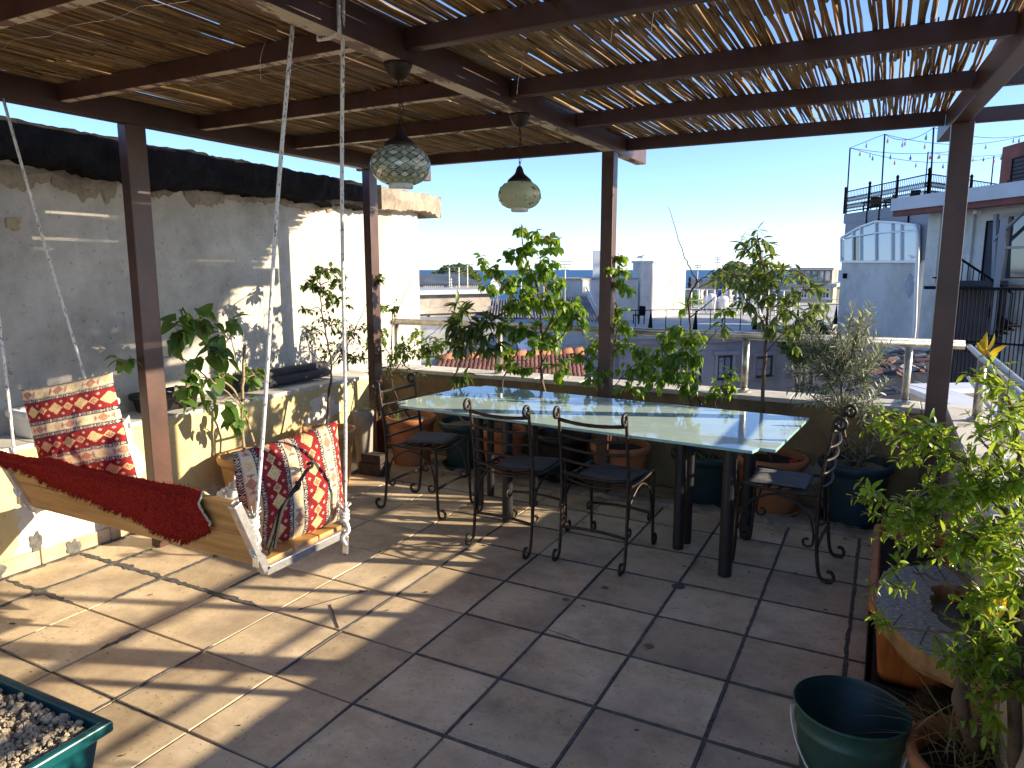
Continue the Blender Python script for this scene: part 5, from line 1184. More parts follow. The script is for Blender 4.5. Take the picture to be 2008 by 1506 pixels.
# plastic bag beside the mulberry pot
b = MB(); c = Vector((-3.45, 2.98, .16)); 
def bag(u, v):
    a, e = 6.283 * u, math.pi * (v - .5); d = Vector((math.cos(a) * math.cos(e), math.sin(a) * math.cos(e), math.sin(e)))
    r = 1 + .35 * noise.noise(d * 1.6 + Vector((3, 1, 2))) + .22 * abs(noise.noise(d * 4)) + .12 * abs(noise.noise(d * 9 + Vector((5, 0, 0))))
    return c + Vector((d.x * .13, d.y * .13, d.z * .14 + (.06 if v > .9 else 0))) * r
b.grid(bag, 70, 44); tag(b.build('plastic_bag', M('white_plastic_bag', (.62, .62, .60), .25, 9, .35, .4, 25, spec=.4), None, smooth=True), 'crumpled white plastic bag on the floor behind the swing', 'bag')
b = MB(); b.box(-3.62, -3.40, 4.28, 4.40, .003, .10); b.box(-3.60, -3.41, 4.29, 4.39, .101, .17)
tag(b.build('brick', M('dark_brick', (.06, .045, .04), .4, 20, .9, .6), None, bevel=.005), 'two dark stacked bricks in the shade by the corner pot', 'bricks')
b = MB(); c = G(672, 925, 0); b.lathe([(0, 0), (.10, 0), (.14, .035), (.137, .036), (.10, .008), (0, .008)], 30, (c.x, c.y, .002)); tag(b.build('saucer', m_whiteplastic, None, smooth=True), 'small white saucer on the floor behind the swing rope', 'saucer')
litter = MB()
for k in range(90):
    x, y = rnd.uniform(-3.7, .2), rnd.uniform(1.0, 4.55); 
    if rnd.random() < .4: x, y = rnd.uniform(-3.2, .1), rnd.uniform(4.2, 4.58)
    a = rnd.uniform(0, 6.28); s = rnd.uniform(.003, .012)
    litter.obox((x, y, .004), (s * math.cos(a), s * math.sin(a), .001), (-s * .3 * math.sin(a), s * .3 * math.cos(a), 0), (0, 0, .0015))
litter.build('dry_leaf_litter', M('dry_litter', (.13, .08, .04), .5, 30, .9, 0), None, kind='stuff')
# ================================================================== BUILDINGS BEYOND THE TERRACE
m_bwhite = plaster('white_render', (.50, .495, .48), (.36, .355, .34), (.30, .30, .30), scale=.5, peel=(.66, .68), peelscale=.25)
m_bgrey = M('grey_cladding', (.20, .215, .25), .12, .6, .6, .05, 8)
m_lav = plaster('lavender_stucco', (.46, .42, .45), (.36, .33, .35), (.40, .37, .38), scale=.6, peel=(.72, .75), peelscale=.5)
m_cream = MATS.get('cream') or plaster('cream_stucco', (.62, .54, .34), (.50, .42, .25), (.5, .45, .35), scale=.4, peel=(.72, .75), peelscale=.4)
m_conc = plaster('old_concrete', (.36, .32, .28), (.22, .19, .17), (.46, .41, .36), scale=.7, peel=(.60, .66), peelscale=.6)
m_slate = M('dark_slate_roof', (.045, .048, .065), .35, .8, .8, .3, 5)
m_metalroof = M('corrugated_sheet', (.30, .25, .25), .4, .9, .55, .1, 6, metal=.3)
m_rtile = M('red_roof_tile', (.20, .085, .065), .4, 1.6, .85, .3, 12, objr=.3)
m_ridge = M('orange_ridge_tile', (.40, .17, .09), .3, 2, .85, .3, 12)
m_frame = M('white_window_frame', (.72, .72, .72), .06, 5, .5, 0)
m_darkframe = M('dark_window_frame', (.06, .04, .03), .2, 5, .5, 0)
m_bars = M('black_iron_bars', (.012, .012, .014), .3, 5, .95, 0, spec=.08)
def panemat(name, c, rough=.05, spec=.8):
    if name in MATS: return MATS[name]
    m, nt, p, o = nodes(name); p.inputs['Base Color'].default_value = rgb(c); p.inputs['Roughness'].default_value = rough; p.inputs['Specular IOR Level'].default_value = spec
    p.inputs['IOR'].default_value = 1.6
    MATS[name] = m; return m
m_pane = panemat('dark_pane', (.03, .04, .05)); m_pane_sky = panemat('pale_reflecting_pane', (.30, .40, .48), .03, 1.0); m_curtain = M('blue_grey_curtain', (.25, .31, .40), .2, 3, .8, 0, sc=(12, 12, 1))
def P2(v): return (v.x, v.y)
def facing(A, B):
    d = Vector((B[0] - A[0], B[1] - A[1], 0)).normalized(); n = Vector((d.y, -d.x, 0))
    if n.dot(-Vector((A[0], A[1], 0))) < 0: n = -n
    return d, n
def window(parent, A, B, u0, v0, u1, v1, nx=2, ny=1, frame=None, pane=None, fw=.06, dep=.06, sill=True, name='window'):
    d, n = facing(A, B); p = PL(u0, v1, A, B); q = PL(u1, v0, A, B)
    o = Vector((A[0], A[1], 0)); s0, s1 = sorted(((p - o).dot(d), (q - o).dot(d))); z0, z1 = sorted((p.z, q.z))
    def bx(b, a0, a1, b0, b1, t0, t1):
        c = o + d * ((a0 + a1) / 2) + Vector((0, 0, (b0 + b1) / 2)) + n * ((t0 + t1) / 2); b.obox(c, d * (a1 - a0) / 2, n * (t1 - t0) / 2, (0, 0, (b1 - b0) / 2))
    b = MB(); bx(b, s0 - fw, s0, z0 - fw, z1 + fw, 0, dep); bx(b, s1, s1 + fw, z0 - fw, z1 + fw, 0, dep); bx(b, s0, s1, z1, z1 + fw, 0, dep); bx(b, s0, s1, z0 - fw, z0, 0, dep)
    for k in range(1, nx): s_ = s0 + (s1 - s0) * k / nx; bx(b, s_ - fw * .35, s_ + fw * .35, z0, z1, 0, dep * .8)
    for k in range(1, ny): s_ = z0 + (z1 - z0) * k / ny; bx(b, s0, s1, s_ - fw * .35, s_ + fw * .35, 0, dep * .78)
    if sill: bx(b, s0 - fw * 2, s1 + fw * 2, z0 - fw * 1.8, z0 - fw, 0, dep * 2)
    f = b.build(name, frame or m_frame, parent)
    b = MB(); bx(b, s0, s1, z0, z1, 0, .02); b.build('pane', pane or m_pane, f)
    return f, s0, s1, z0, z1
def block(parent, name, A, B, depth, z0, z1, mat):
    """box whose front runs A-B and that goes depth metres back"""
    d, n = facing(A, B); b = MB(); poly = [A, B, (B[0] - n.x * depth, B[1] - n.y * depth), (A[0] - n.x * depth, A[1] - n.y * depth)]
    b.prism(poly, z0, z1); return b.build(name, mat, parent)
# ---- concrete house, left of the tree
A, B_ = P2(at(815, 600, 28)), P2(at(962, 600, 30))
h = thing('concrete_house', 'old brown concrete house with a flat slab roof beside the white wall', 'house', (A[0], A[1], -14))
block(h, 'wall', A, B_, 7, -14, .62, m_conc)
d, n = facing(A, B_); e = .35
block(h, 'roof_slab', (A[0] + n.x * e - d.x * .3, A[1] + n.y * e - d.y * .3), (B_[0] + n.x * e + d.x * .5, B_[1] + n.y * e + d.y * .5), 8, .63, .80, M('pale_slab_edge', (.42, .44, .46), .2, 2, .8))
block(h, 'cornice', (A[0] + n.x * .2, A[1] + n.y * .2), (B_[0] + n.x * .2, B_[1] + n.y * .2), .5, -.12, .10, m_conc)
for u in (846, 955):
    p = PL(u, 610, A, B_); b = MB(); b.obox((p.x, p.y, -1.2), d * .12, n * .10, (0, 0, 1.0)); b.build('pilaster', m_conc, h)
A2, B2 = P2(at(815, 560, 33)), P2(at(945, 560, 34))
h2 = thing('corrugated_shed', 'shed with grey corrugated roof in front of the left treetop', 'shed', (A2[0], A2[1], .2))
block(h2, 'wall', A2, B2, 4, .2, .85, m_darkframe)
d, n = facing(A2, B2); b = MB(); L = (Vector((B2[0], B2[1], 0)) - Vector((A2[0], A2[1], 0))).length; N = 140
b.grid(lambda u, v: tuple(Vector((A2[0], A2[1], 0)) + d * (L * u) + n * (.4 - 4.6 * v) + Vector((0, 0, .86 + .45 * v + .09 * math.sin(u * N * .5 * math.pi)))), N, 1)
b.grid(lambda u, v: tuple(Vector((A2[0], A2[1], 0)) + d * (L * u) + n * .41 + Vector((0, 0, .70 + .16 * v + (.05 * math.sin(u * N * .5 * math.pi) if v else 0)))), N, 1)
b.build('corrugated_roof', M('light_corrugated_sheet', (.36, .36, .34), .3, 1, .6), h2)
# ---- low grey-blue block and red tiled roof
A, B_ = P2(at(800, 660, 22)), P2(at(1175, 655, 25))
h = thing('grey_house', 'low grey plastered house wall behind the red tiled roof', 'house', (A[0], A[1], -14))
block(h, 'wall', A, B_, 6, -14, -.25, M('bluish_grey_render', (.30, .31, .33), .2, .7, .9)); d, n = facing(A, B_)
block(h, 'eave', (A[0] + n.x * .15, A[1] + n.y * .15), (B_[0] + n.x * .15, B_[1] + n.y * .15), .3, -1.05, -.95, m_conc)
for u in (890, 1005, 1100):
    p = PL(u, 680, A, B_); b = MB(); b.obox((p.x, p.y, -1.9), d * .03, n * .03, (0, 0, .75)); b.build('pilaster', m_conc, h)
rfl, rfr = at(860, 708, 19.5), at(1140, 694, 21); 
h = thing('red_tiled_roof', 'red clay tiled roof with orange ridge just below the rear coping', 'roof', (rfl.x, rfl.y, rfl.z - 2))
el, er = at(840, 760, 16.5), at(1150, 765, 18)
for k in range(34):
    t = (k + .5) / 34; p, q = rfl.lerp(rfr, t), el.lerp(er, t)
    b = MB(); rr_ = .085
    for j in range(6):
        a0, a1 = p.lerp(q, j / 6), p.lerp(q, (j + 1.06) / 6); b.tube([a0 + Vector((0, 0, .0)), a1 + Vector((0, 0, .02))], [rr_ * .85, rr_], 8)
    b.build('tile_row', m_rtile, h, smooth=True)
b = MB(); b.add([rfl - _z * .05, rfr - _z * .05, er - _z * .05, el - _z * .05], [(0, 1, 2, 3)]); b.add([rfl - _z * .06, rfr - _z * .06, at(1150, 720, 25) - _z * 2, at(850, 730, 25) - _z * 2], [(3, 2, 1, 0)]); b.build('roof_deck', m_slate, h)
for k in range(12):
    p, q = rfl.lerp(rfr, k / 12), rfl.lerp(rfr, (k + 1.1) / 12); b = MB(); b.tube([p + _z * .04, q + _z * .07], [.12, .14], 8); b.build('ridge_tile', m_ridge, h, smooth=True)
# ---- corrugated sheet roof behind the tree
h = thing('sheet_metal_roof', 'pinkish grey corrugated metal roof behind the round leaved tree', 'roof', at(1060, 640, 29))
c0, c1, c2, c3 = at(955, 622, 27), at(1178, 632, 27), at(1150, 580, 36), at(962, 588, 36)
b = MB(); N = 150; b.grid(lambda u, v: tuple(c0.lerp(c1, u).lerp(c3.lerp(c2, u), v) + _z * (.05 * math.sin(u * N * .5 * math.pi))), N, 1); b.build('corrugated_sheet', m_metalroof, h)
b = MB(); b.add([c0 - _z * .08, c1 - _z * .08, c1 - _z * 2.0, c0 - _z * 2.0], [(0, 3, 2, 1)]); b.add([c0 - _z * .08, c3 - _z * .08, c3 - _z * 4, c0 - _z * 4], [(0, 1, 2, 3)]); b.build('wall', m_slate, h)
b = MB(); q0, q1 = at(1095, 600, 40), at(1150, 600, 40); b.prism([P2(at(1085, 600, 39)), P2(at(1165, 600, 39)), P2(at(1165, 600, 46)), P2(at(1085, 600, 46))], -14, lambda x, y: .05 + .02 * x)
tag(b.build('tarred_roof', m_slate, None), 'dark tarred roof edge against the sea beside the white block', 'roof')
def dish(label, u, v, dist, r):
    c = at(u, v, dist); t = thing('satellite_dish', label, 'dish', (c.x, c.y, c.z - r - .5), 0, 'satellite dishes')
    ax = Vector((.55, -.75, .35)).normalized(); ex = ax.orthogonal().normalized(); ey = ax.cross(ex); b = MB()
    b.grid(lambda a, q: tuple(c + (ex * math.cos(6.283 * a) + ey * math.sin(6.283 * a)) * (r * q) + ax * (.28 * r * q * q)), 24, 5); b.build('reflector', m_frame, t, smooth=True)
    b = MB(); b.tube([c, (c.x, c.y, c.z - r - .5)], .03, 6); b.tube([c - ey * r * .5, c + ax * r * .9], .012, 5); b.build('mount', m_galv, t)
dish('white satellite dish on the slab roof of the concrete house', 975, 560, 31, .32); dish('grey satellite dish low behind the round leaved tree', 1030, 672, 22, .30)
# ---- white block with stair tower
A, B_, = P2(at(1256, 560, 40)), P2(at(1344, 560, 43.5)); Lf = P2(at(1240, 560, 42))
h = thing('white_roof_tower', 'plain white stair tower on the flat roof with a gull on top', 'building', (A[0], A[1], -3))
zt = at(1256, 511, 40).z; d = Vector((B_[0] - A[0], B_[1] - A[1], 0)); e_ = Vector((Lf[0] - A[0], Lf[1] - A[1], 0))
b = MB(); b.prism([A, B_, (B_[0] + e_.x, B_[1] + e_.y), Lf], -6, zt - .12); b.build('wall', m_bwhite, h)
b = MB(); o_ = -(d.normalized() + e_.normalized()) * .08
b.prism([(A[0] + o_.x, A[1] + o_.y), (B_[0] + d.normalized().x * .08, B_[1] + d.normalized().y * .08 - .08), (B_[0] + e_.x, B_[1] + e_.y), (Lf[0] - .1, Lf[1])], zt - .119, zt); b.build('roof_edge', M('grey_white_edge', (.50, .50, .48), .2, 2, .8), h)
A3, B3 = P2(at(1142, 600, 37)), P2(at(1250, 600, 39.5))
h = thing('white_annex', 'low white annex with a grey pipe beside the stair tower', 'building', (A3[0], A3[1], -6)); block(h, 'wall', A3, B3, 5, -6, at(1142, 549, 37).z, m_bwhite)
block(h, 'roof_edge', P2(at(1140, 600, 36.9)), P2(at(1250, 600, 39.4)), 5.2, at(1142, 549, 37).z, at(1142, 546, 37).z, m_conc)
b = MB(); b.tube([at(1150, 562, 36.6), at(1168, 602, 36.6)], .06, 8); b.build('drain_pipe', m_frame, h)
c = at(1176, 520, 39); t = thing('air_conditioner', 'tall air conditioner unit on the white annex behind the middle post', 'air conditioner', (c.x, c.y, at(1142, 546, 37).z))
b = MB(); b.obox((c.x, c.y, at(1142, 546, 37).z + .75), (.32, .18, 0), (-.1, .2, 0), (0, 0, .72)); b.build('casing', m_frame, t)
b = MB(); b.obox(Vector((c.x, c.y, at(1142, 546, 37).z + .65)) + Vector((-.17, -.12, 0)), (.02, .012, 0), (-.09, .16, 0), (0, 0, .46)); b.build('grille', m_bars, t)
c = at(1257, 507, 41); c.z = zt; t = thing('seagull', 'white and grey gull standing on top of the stair tower', 'bird', c)
b = MB(); X = Vector((1, .25, 0)).normalized()
pr = [(-.26, .012, .19), (-.16, .05, .20), (-.03, .085, .21), (.08, .075, .23), (.14, .05, .28), (.17, .045, .325), (.21, .03, .33), (.25, .010, .322)]
b.tube([c + X * a + _z * z for a, r, z in pr], [r for a, r, z in pr], 8); b.build('body', m_frame, t, smooth=True)
b = MB(); b.tube([c + X * .02 + _z * .26, c - X * .12 + _z * .235, c - X * .30 + _z * .19], [.05, .05, .01], 6); b.build('wing', M('gull_grey', (.25, .26, .28), .1, 8), t, smooth=True)
b = MB()
for s in (-.02, .02): b.tube([c + X * .02 + Vector((0, s, .16)), c + X * .03 + Vector((0, s, .0))], .008, 5)
b.tube([c + X * .24 + _z * .322, c + X * .30 + _z * .31], [.012, .004], 5); b.build('leg', M('gull_orange', (.5, .25, .03), .1, 8), t)
# ---- roof deck with black rail, lavender front below
A, B_ = P2(at(1215, 660, 31)), P2(at(1420, 660, 32)); C_ = P2(at(1660, 660, 37))
h = thing('lavender_house', 'pale lavender house with corniced windows under a white roof deck', 'house', (A[0], A[1], -14))
back = [P2(at(1680, 640, 60)), P2(at(1180, 640, 60))]
b = MB(); b.prism([A, B_, C_] + back, -14, -1.36); b.build('wall', m_lav, h)
ex_ = lambda P_, k: (P_[0] * (1 - k), P_[1] * (1 - k))
b = MB(); b.prism([ex_(A, .015), ex_(B_, .015), ex_(C_, .015)] + back, -1.359, -1.13); b.build('roof_deck', m_bwhite, h)
b = MB(); b.prism([ex_(A, .008), ex_(B_, .008), ex_(C_, .008), C_, B_, A], -1.60, -1.361); b.build('cornice', m_lav, h)
for zz in (-2.2, -2.75, -3.3, -3.85, -4.4):
    for (p, q) in ((A, B_), (B_, C_)):
        d, n = facing(p, q); L = math.hypot(q[0] - p[0], q[1] - p[1]); c = Vector(((p[0] + q[0]) / 2, (p[1] + q[1]) / 2, zz)); b = MB(); b.obox(c + n * .012, d * (L / 2 - .02), n * .012, (0, 0, .22)); b.build('rusticated_band', m_lav, h)
for (u0, u1, v0, v1, p, q) in ((1407, 1432, 700, 741, A, B_), (1356, 1372, 700, 745, A, B_), (1480, 1511, 700, 737, B_, C_), (1555, 1578, 695, 735, B_, C_)):
    f, s0, s1, z0, z1 = window(h, p, q, u0, v0, u1, v1, 2, 1, m_darkframe, m_curtain, .05, .09)
    d, n = facing(p, q); o = Vector((p[0], p[1], 0))
    b = MB()
    for s_ in (s0 - .14, s1 + .14): b.obox(o + d * s_ + n * .06 + _z * ((z0 + z1) / 2), d * .07, n * .06, (0, 0, (z1 - z0) / 2 + .12))
    b.obox(o + d * ((s0 + s1) / 2) + n * .09 + _z * (z1 + .2), d * ((s1 - s0) / 2 + .32), n * .09, (0, 0, .08)); b.build('window_surround', m_lav, f)
rl = thing('roof_rail', 'thin black iron railing along the edge of the white roof deck', 'railing', (B_[0], B_[1], -1.13))
for (p, q, n_) in ((ex_(A, .005), ex_(B_, .005), 7), (ex_(B_, .005), ex_(C_, .005), 9)):
    p3, q3 = Vector((p[0], p[1], -1.13)), Vector((q[0], q[1], -1.13))
    b = MB(); b.tube([p3 + _z * 1.0, q3 + _z * 1.0], .02, 5); b.build('top_rail', m_bars, rl)
    for k in range(n_):
        c = p3.lerp(q3, k / n_); b = MB(); b.tube([c, c + _z * 1.0], [.022, .02], 5)
        if k % 3 == 2: b.add([c + Vector((-.14, 0, 0)), c + Vector((.1, 0, 0)), c + Vector((.02, 0, .95)), c + Vector((-.02, 0, .95)), c + Vector((-.14, .05, 0)), c + Vector((.1, .05, 0)), c + Vector((.02, .05, .95)), c + Vector((-.02, .05, .95))], [(0, 1, 2, 3), (7, 6, 5, 4), (0, 3, 7, 4), (1, 5, 6, 2)])
        b.build('baluster', m_bars, rl)
def chair_far(c, rz, mat, label, group, cat='chair', s=1):
    t = thing('patio_chair', label, cat, c, rz, group); b = MB(); b.box(-.22, .22, -.22, .22, .42, .47); b.box(-.22, .22, -.24, -.19, .47, .9); b.build('seat', mat, t, local=True)
    for x in (-.19, .19):
        for y in (-.19, .19): b = MB(); b.box(x - .02, x + .02, y - .02, y + .02, 0, .42); b.build('leg', mat, t, local=True)
    return t
c = at(1252, 650, 36.5); c.z = -1.13; chair_far(c, 2.6, m_bars, 'black chair on the white roof deck against the stair tower', 'chairs on far roofs')
rl = thing('roof_rail', 'white post railing across the far side of the roof deck', 'railing', at(1420, 640, 44))
for k in range(16):
    c = at(1338 + 15 * k, 640, 46 - .2 * k); c.z = -1.13; b = MB(); b.tube([c, c + _z * 1.5], .05, 5); b.build('rail_post', m_frame, rl)
for zz in (.8, 1.5):
    p, q = at(1338, 640, 46), at(1563, 640, 43); p.z = q.z = -1.13 + zz; b = MB(); b.tube([p, q], .035, 5); b.build('rail_tube', m_frame, rl)
for (u, dd, r, hh, mt, lab, cat) in ((1392, 48, .42, 1.15, m_frame, 'left white water tank on the roof deck', 'water tank'), (1416, 48, .40, 1.0, m_frame, 'right white water tank on the roof deck', 'water tank'), (1415, 52, .36, 1.7, M('blue_barrel', (.02, .04, .30), .1, 3, .5), 'blue barrel behind the white tanks on the roof deck', 'barrel')):
    c = at(u, 620, dd); b = MB(); b.lathe([(0, 0), (r, 0), (r, hh * .75), (r * .8, hh * .92), (r * .3, hh), (0, hh)], 16, (c.x, c.y, -1.12)); tag(b.build('water_tank' if cat != 'barrel' else 'barrel', mt, None, smooth=True), lab, cat)
for (u, dd, kk) in ((1345, 45, 0), (1455, 45, 1), (1370, 50, 2)):
    P = Plant('roof_shrub', ('small potted green bush by the stair tower', 'upright green bush among the white posts', 'low spread of green plants before the white tanks')[kk], 'bush', at(u, 640, dd) * 1.0, m_bark); c = at(u, 640, dd); c.z = -1.1; P.o.location = c; P.base = c
    P.stem([c, c + Vector((0, 0, .5))], .03, .02, 4)
    for _k in range(5): P.cluster(c + Vector((rnd.uniform(-.5, .5), rnd.uniform(-.3, .3), .5 + rnd.uniform(0, .5 + .5 * (kk == 1)))), (.4, .3, .3), 30, 'pear', per=6, size=(1.5, 2.5))
    P.done(0)
# ---- far grey roofs, yellow house with glazed roof room
def simple_house(name, label, u0, u1, d0, d1, depth, vtop, mat, roofmat=None, z0=-14, over=.3):
    A, B_ = P2(at(u0, 600, d0)), P2(at(u1, 600, d1)); zt = at(u0, vtop, d0).z
    h = thing(name, label, 'house', (A[0], A[1], z0)); block(h, 'wall', A, B_, depth, z0, zt, mat)
    if roofmat:
        d, n = facing(A, B_); block(h, 'roof', (A[0] + n.x * over - d.x * over, A[1] + n.y * over - d.y * over), (B_[0] + n.x * over + d.x * over, B_[1] + n.y * over + d.y * over), depth + 2 * over, zt + .002, zt + .35, roofmat)
    return h, A, B_
h, A, B_ = simple_house('yellow_house', 'tall yellow house with white windows left of the white glazed building', 1541, 1632, 72, 70, 10, 562, m_cream, m_bwhite)
for (u0, v0, u1, v1) in ((1607, 566, 1626, 583), (1566, 568, 1582, 582), (1604, 601, 1624, 614), (1562, 602, 1580, 614)): window(h, A, B_, u0, v0, u1, v1, 3, 1, m_frame, m_pane, .12, .1)
Ag, Bg = P2(at(1549, 540, 73)), P2(at(1632, 540, 71)); t = thing('glazed_roof_room', 'grey framed glass room on top of the yellow house', 'roof room', (Ag[0], Ag[1], at(1549, 558, 73).z))
block(t, 'wall', Ag, Bg, 5, at(1549, 560, 73).z, at(1549, 529, 73).z, m_conc); block(t, 'roof', P2(at(1547, 540, 72)), P2(at(1634, 540, 70)), 7, at(1549, 529, 73).z + .01, at(1549, 525, 73).z, M('pale_slab_edge', (.42, .44, .46), .2, 2, .8))
for k in range(6):
    u = 1553 + 13 * k; window(t, Ag, Bg, u, 532, u + 10, 550, 1, 1, m_conc, m_pane_sky, .06, .1, False)
h, A, B_ = simple_house('green_grey_house', 'greenish grey house end behind the glossy leaved tree', 1497, 1545, 78, 73, 8, 558, M('greenish_grey_render', (.33, .33, .27), .2, .4, .9), m_bgrey)
h, A, B_ = simple_house('slate_roofed_house', 'long dark roofed house right of the stair tower against the sea', 1320, 1425, 70, 74, 12, 572, m_conc, m_slate, over=.8)
for u in (1368, 1392):
    c = at(u, 575, 68); b = MB(); b.obox((c.x, c.y, at(u, 570, 68).z), (.5, .1, 0), (-.1, .5, 0), (0, 0, 1.1)); b.build('chimney', m_conc, h)
c = at(1353, 565, 72); b = MB(); b.lathe([(.20, 0), (.22, .8), (.30, .85), (.12, 1.15), (.2, 1.2), (.18, 1.5), (0, 1.6)], 12, (c.x, c.y, at(1353, 574, 72).z)); tag(b.build('roof_cowl', m_slate, None), 'little dark chimney cowl silhouetted against the sea', 'chimney cowl')
h, A, B_ = simple_house('grey_gabled_house', 'grey house with a light roof under the far right tree', 1425, 1500, 82, 80, 9, 556, M('mid_grey_render', (.27, .28, .31), .2, .5, .9), M('pale_roof_sheet', (.50, .50, .50), .1, 1, .8))
for (u0, u1) in ((1450, 1458), (1470, 1480)): window(h, A, B_, u0, 562, u1, 580, 1, 1, m_frame, m_pane, .12, .1)
h, A, B_ = simple_house('brown_shed', 'dark weathered lean-to below the yellow house beside the white wall', 1560, 1660, 48, 46, 6, 626, M('weathered_board', (.13, .09, .07), .4, 1.5, .9, sc=(4, 4, .5)), m_slate)
for (u, v0, dd, lab) in ((1404, 503, 110, 'thin lattice aerial mast against the sky'), (1366, 518, 100, 'short thin aerial pole left of the lattice mast')):
    c = at(u, 580, dd); ztop = at(u, v0, dd).z; b = MB(); b.tube([(c.x, c.y, -10), (c.x, c.y, ztop)], .07, 5)
    for q in (.2, .5, .9): b.tube([(c.x - .5, c.y, ztop - q), (c.x + .5, c.y, ztop - q)], .05, 4)
    tag(b.build('aerial_mast', m_galv, None), lab, 'aerial')
# ---- trees far off
def far_tree(label, lobes, dist, base_v, n, seed):
    u, v = lobes[0][0], base_v; c = at(u, v, dist); c.z = -14
    t = thing('far_tree', label, 'tree', c, 0, 'trees beyond the roofs'); w = MB(); b = MB(); q = random.Random(seed)
    for (u, v, ru, rv_) in lobes:
        cc = at(u, v, dist + q.uniform(-2, 2)); s = dist / F_PX
        w.tube(spline([c + Vector((0, 0, 0)), c.lerp(cc, .5) + Vector((q.uniform(-.4, .4), 0, 0)), cc], 4), [.3, .28, .25, .22, .18, .14, .1, .07, .04], 6)
        for k in range(n):
            e = Vector((q.gauss(0, 1), q.gauss(0, 1), q.gauss(0, 1))).normalized() * (q.random() ** .35)
            if noise.noise(e * 3 + Vector((u, v, 0))) > .28: continue
            p = cc + Vector((e.x * ru * s, e.y * ru * s, e.z * rv_ * s)); d = Vector((q.uniform(-1, 1), q.uniform(-1, 1), q.uniform(-.6, .6))).normalized(); o2 = d.orthogonal().normalized(); L = q.uniform(.16, .34)
            b.add([p - d * L, p + o2 * L * .45, p + d * L, p - o2 * L * .45], [(0, 1, 2, 3)])
    w.build('trunk', m_bark, t, smooth=True); b.build('crown', L_far, t)
far_tree('rounded green treetop above the corrugated shed roof', [(900, 545, 36, 24), (862, 552, 30, 20), (842, 556, 20, 16), (925, 552, 18, 20), (882, 540, 26, 20), (905, 532, 22, 14)], 62, 600, 900, 3)
far_tree('wide dark green treetop left of the yellow house', [(1450, 540, 40, 26), (1420, 545, 26, 22), (1475, 545, 30, 26), (1440, 525, 24, 14)], 95, 600, 800, 4)
far_tree('small green tree between the lavender house and the white wall', [(1590, 655, 30, 30), (1560, 670, 28, 26), (1610, 680, 24, 30), (1580, 690, 30, 28)], 30, 760, 700, 6)
# ---- big white building on the right with glazed loggia and roof terrace
A, B_ = P2(at(1650, 520, 34)), P2(at(1812, 520, 27.6))
h = thing('glazed_white_building', 'big white building with a gabled white glazed loggia and grey cladding on the right', 'building', (A[0], A[1], -14))
block(h, 'wall', A, B_, 9, -14, PL(1650, 514, A, B_).z, m_bwhite); d, n = facing(A, B_); o = Vector((A[0], A[1], 0))
zl, zr = PL(1650, 422, A, B_).z, PL(1812, 394, A, B_).z; z514 = PL(1650, 514, A, B_).z
L = math.hypot(B_[0] - A[0], B_[1] - A[1]); bk2 = -n * 8.6
b = MB(); a0, a1 = o + d * .05 - n * .02, o + d * L - n * .02
b.prism([P2(a0), P2(a1), P2(a1 + bk2), P2(a0 + bk2)], z514 + .002, (zl + zr) / 2); b.build('cladding', m_bgrey, h)
for u in (1698, 1722, 1780):
    p = PL(u, 450, A, B_); b = MB(); b.obox(p + n * .01, d * .02, n * .03, (0, 0, .9)); b.build('cladding_joint', m_bars, h)
# loggia
f = thing('x', 'x', 'x'); bpy.data.objects.remove(f)
lg2 = MB(); pts = [(1654, 513), (1654, 466), (1689, 446), (1722, 434), (1762, 436), (1806, 442), (1806, 513)]
def onf(u, v, t): return PL(u, v, A, B_) + n * t
def bar_f(b, u0, v0, u1, v1, w=.07, t=.10):
    p, q = onf(u0, v0, t), onf(u1, v1, t); b.beam(p, q, .10, w * .62, up=_z if abs(u1 - u0) > 3 else tuple(d))
b = MB()
for i in range(6): bar_f(b, *pts[i], *pts[i + 1], .13)
bar_f(b, 1654, 513, 1806, 513, .16); bar_f(b, 1654, 468, 1722, 457, .08); bar_f(b, 1722, 457, 1806, 452, .08)
for (u, v0) in ((1677, 452), (1692, 444), (1722, 434), (1754, 436), (1772, 437)): bar_f(b, u, v0, u, 513, .11)
lf = b.build('loggia_frame', m_frame, h)
for i, (poly, mt) in enumerate((([(1656, 511), (1656, 470), (1676, 466), (1676, 511)], m_pane_sky), ([(1678, 511), (1678, 466), (1691, 464), (1691, 511)], m_pane), ([(1693, 511), (1693, 464), (1720, 459), (1720, 511)], m_pane_sky), ([(1724, 511), (1724, 459), (1753, 456), (1753, 511)], m_pane_sky), ([(1755, 511), (1755, 456), (1771, 455), (1771, 511)], m_pane_sky), ([(1773, 511), (1773, 455), (1804, 453), (1804, 511)], m_pane_sky), ([(1656, 467), (1690, 461), (1690, 447), (1675, 455)], m_pane_sky), ([(1693, 461), (1720, 457), (1720, 437), (1693, 446)], m_pane_sky), ([(1724, 456), (1753, 454), (1753, 438), (1724, 437)], m_pane_sky), ([(1755, 453), (1804, 450), (1804, 444), (1755, 438)], m_pane_sky))):
    fr_ = [onf(u, v, .07) for u, v in poly]; bk3 = [onf(u, v, .03) for u, v in poly]; k = len(poly); b = MB()
    b.add(fr_ + bk3, [tuple(range(k)), tuple(range(2 * k - 1, k - 1, -1))] + [(j, (j + 1) % k, k + (j + 1) % k, k + j) for j in range(k)]); b.build('pane', mt, lf)
b = MB(); b.tube(spline([onf(1806, 440, .25), onf(1812, 470, .25), onf(1809, 560, .25), onf(1804, 660, .25), onf(1790, 672, .3)], 4), .07, 8); b.build('down_pipe', m_frame, h, smooth=True)
blotch('damp_patch', onf(1784, 560, .0), tuple(d), (0, 0, 1), .28, .42, M('grey_damp_render', (.30, .32, .36), .2, 2, .9), h, 2.2, tuple(n), .02)
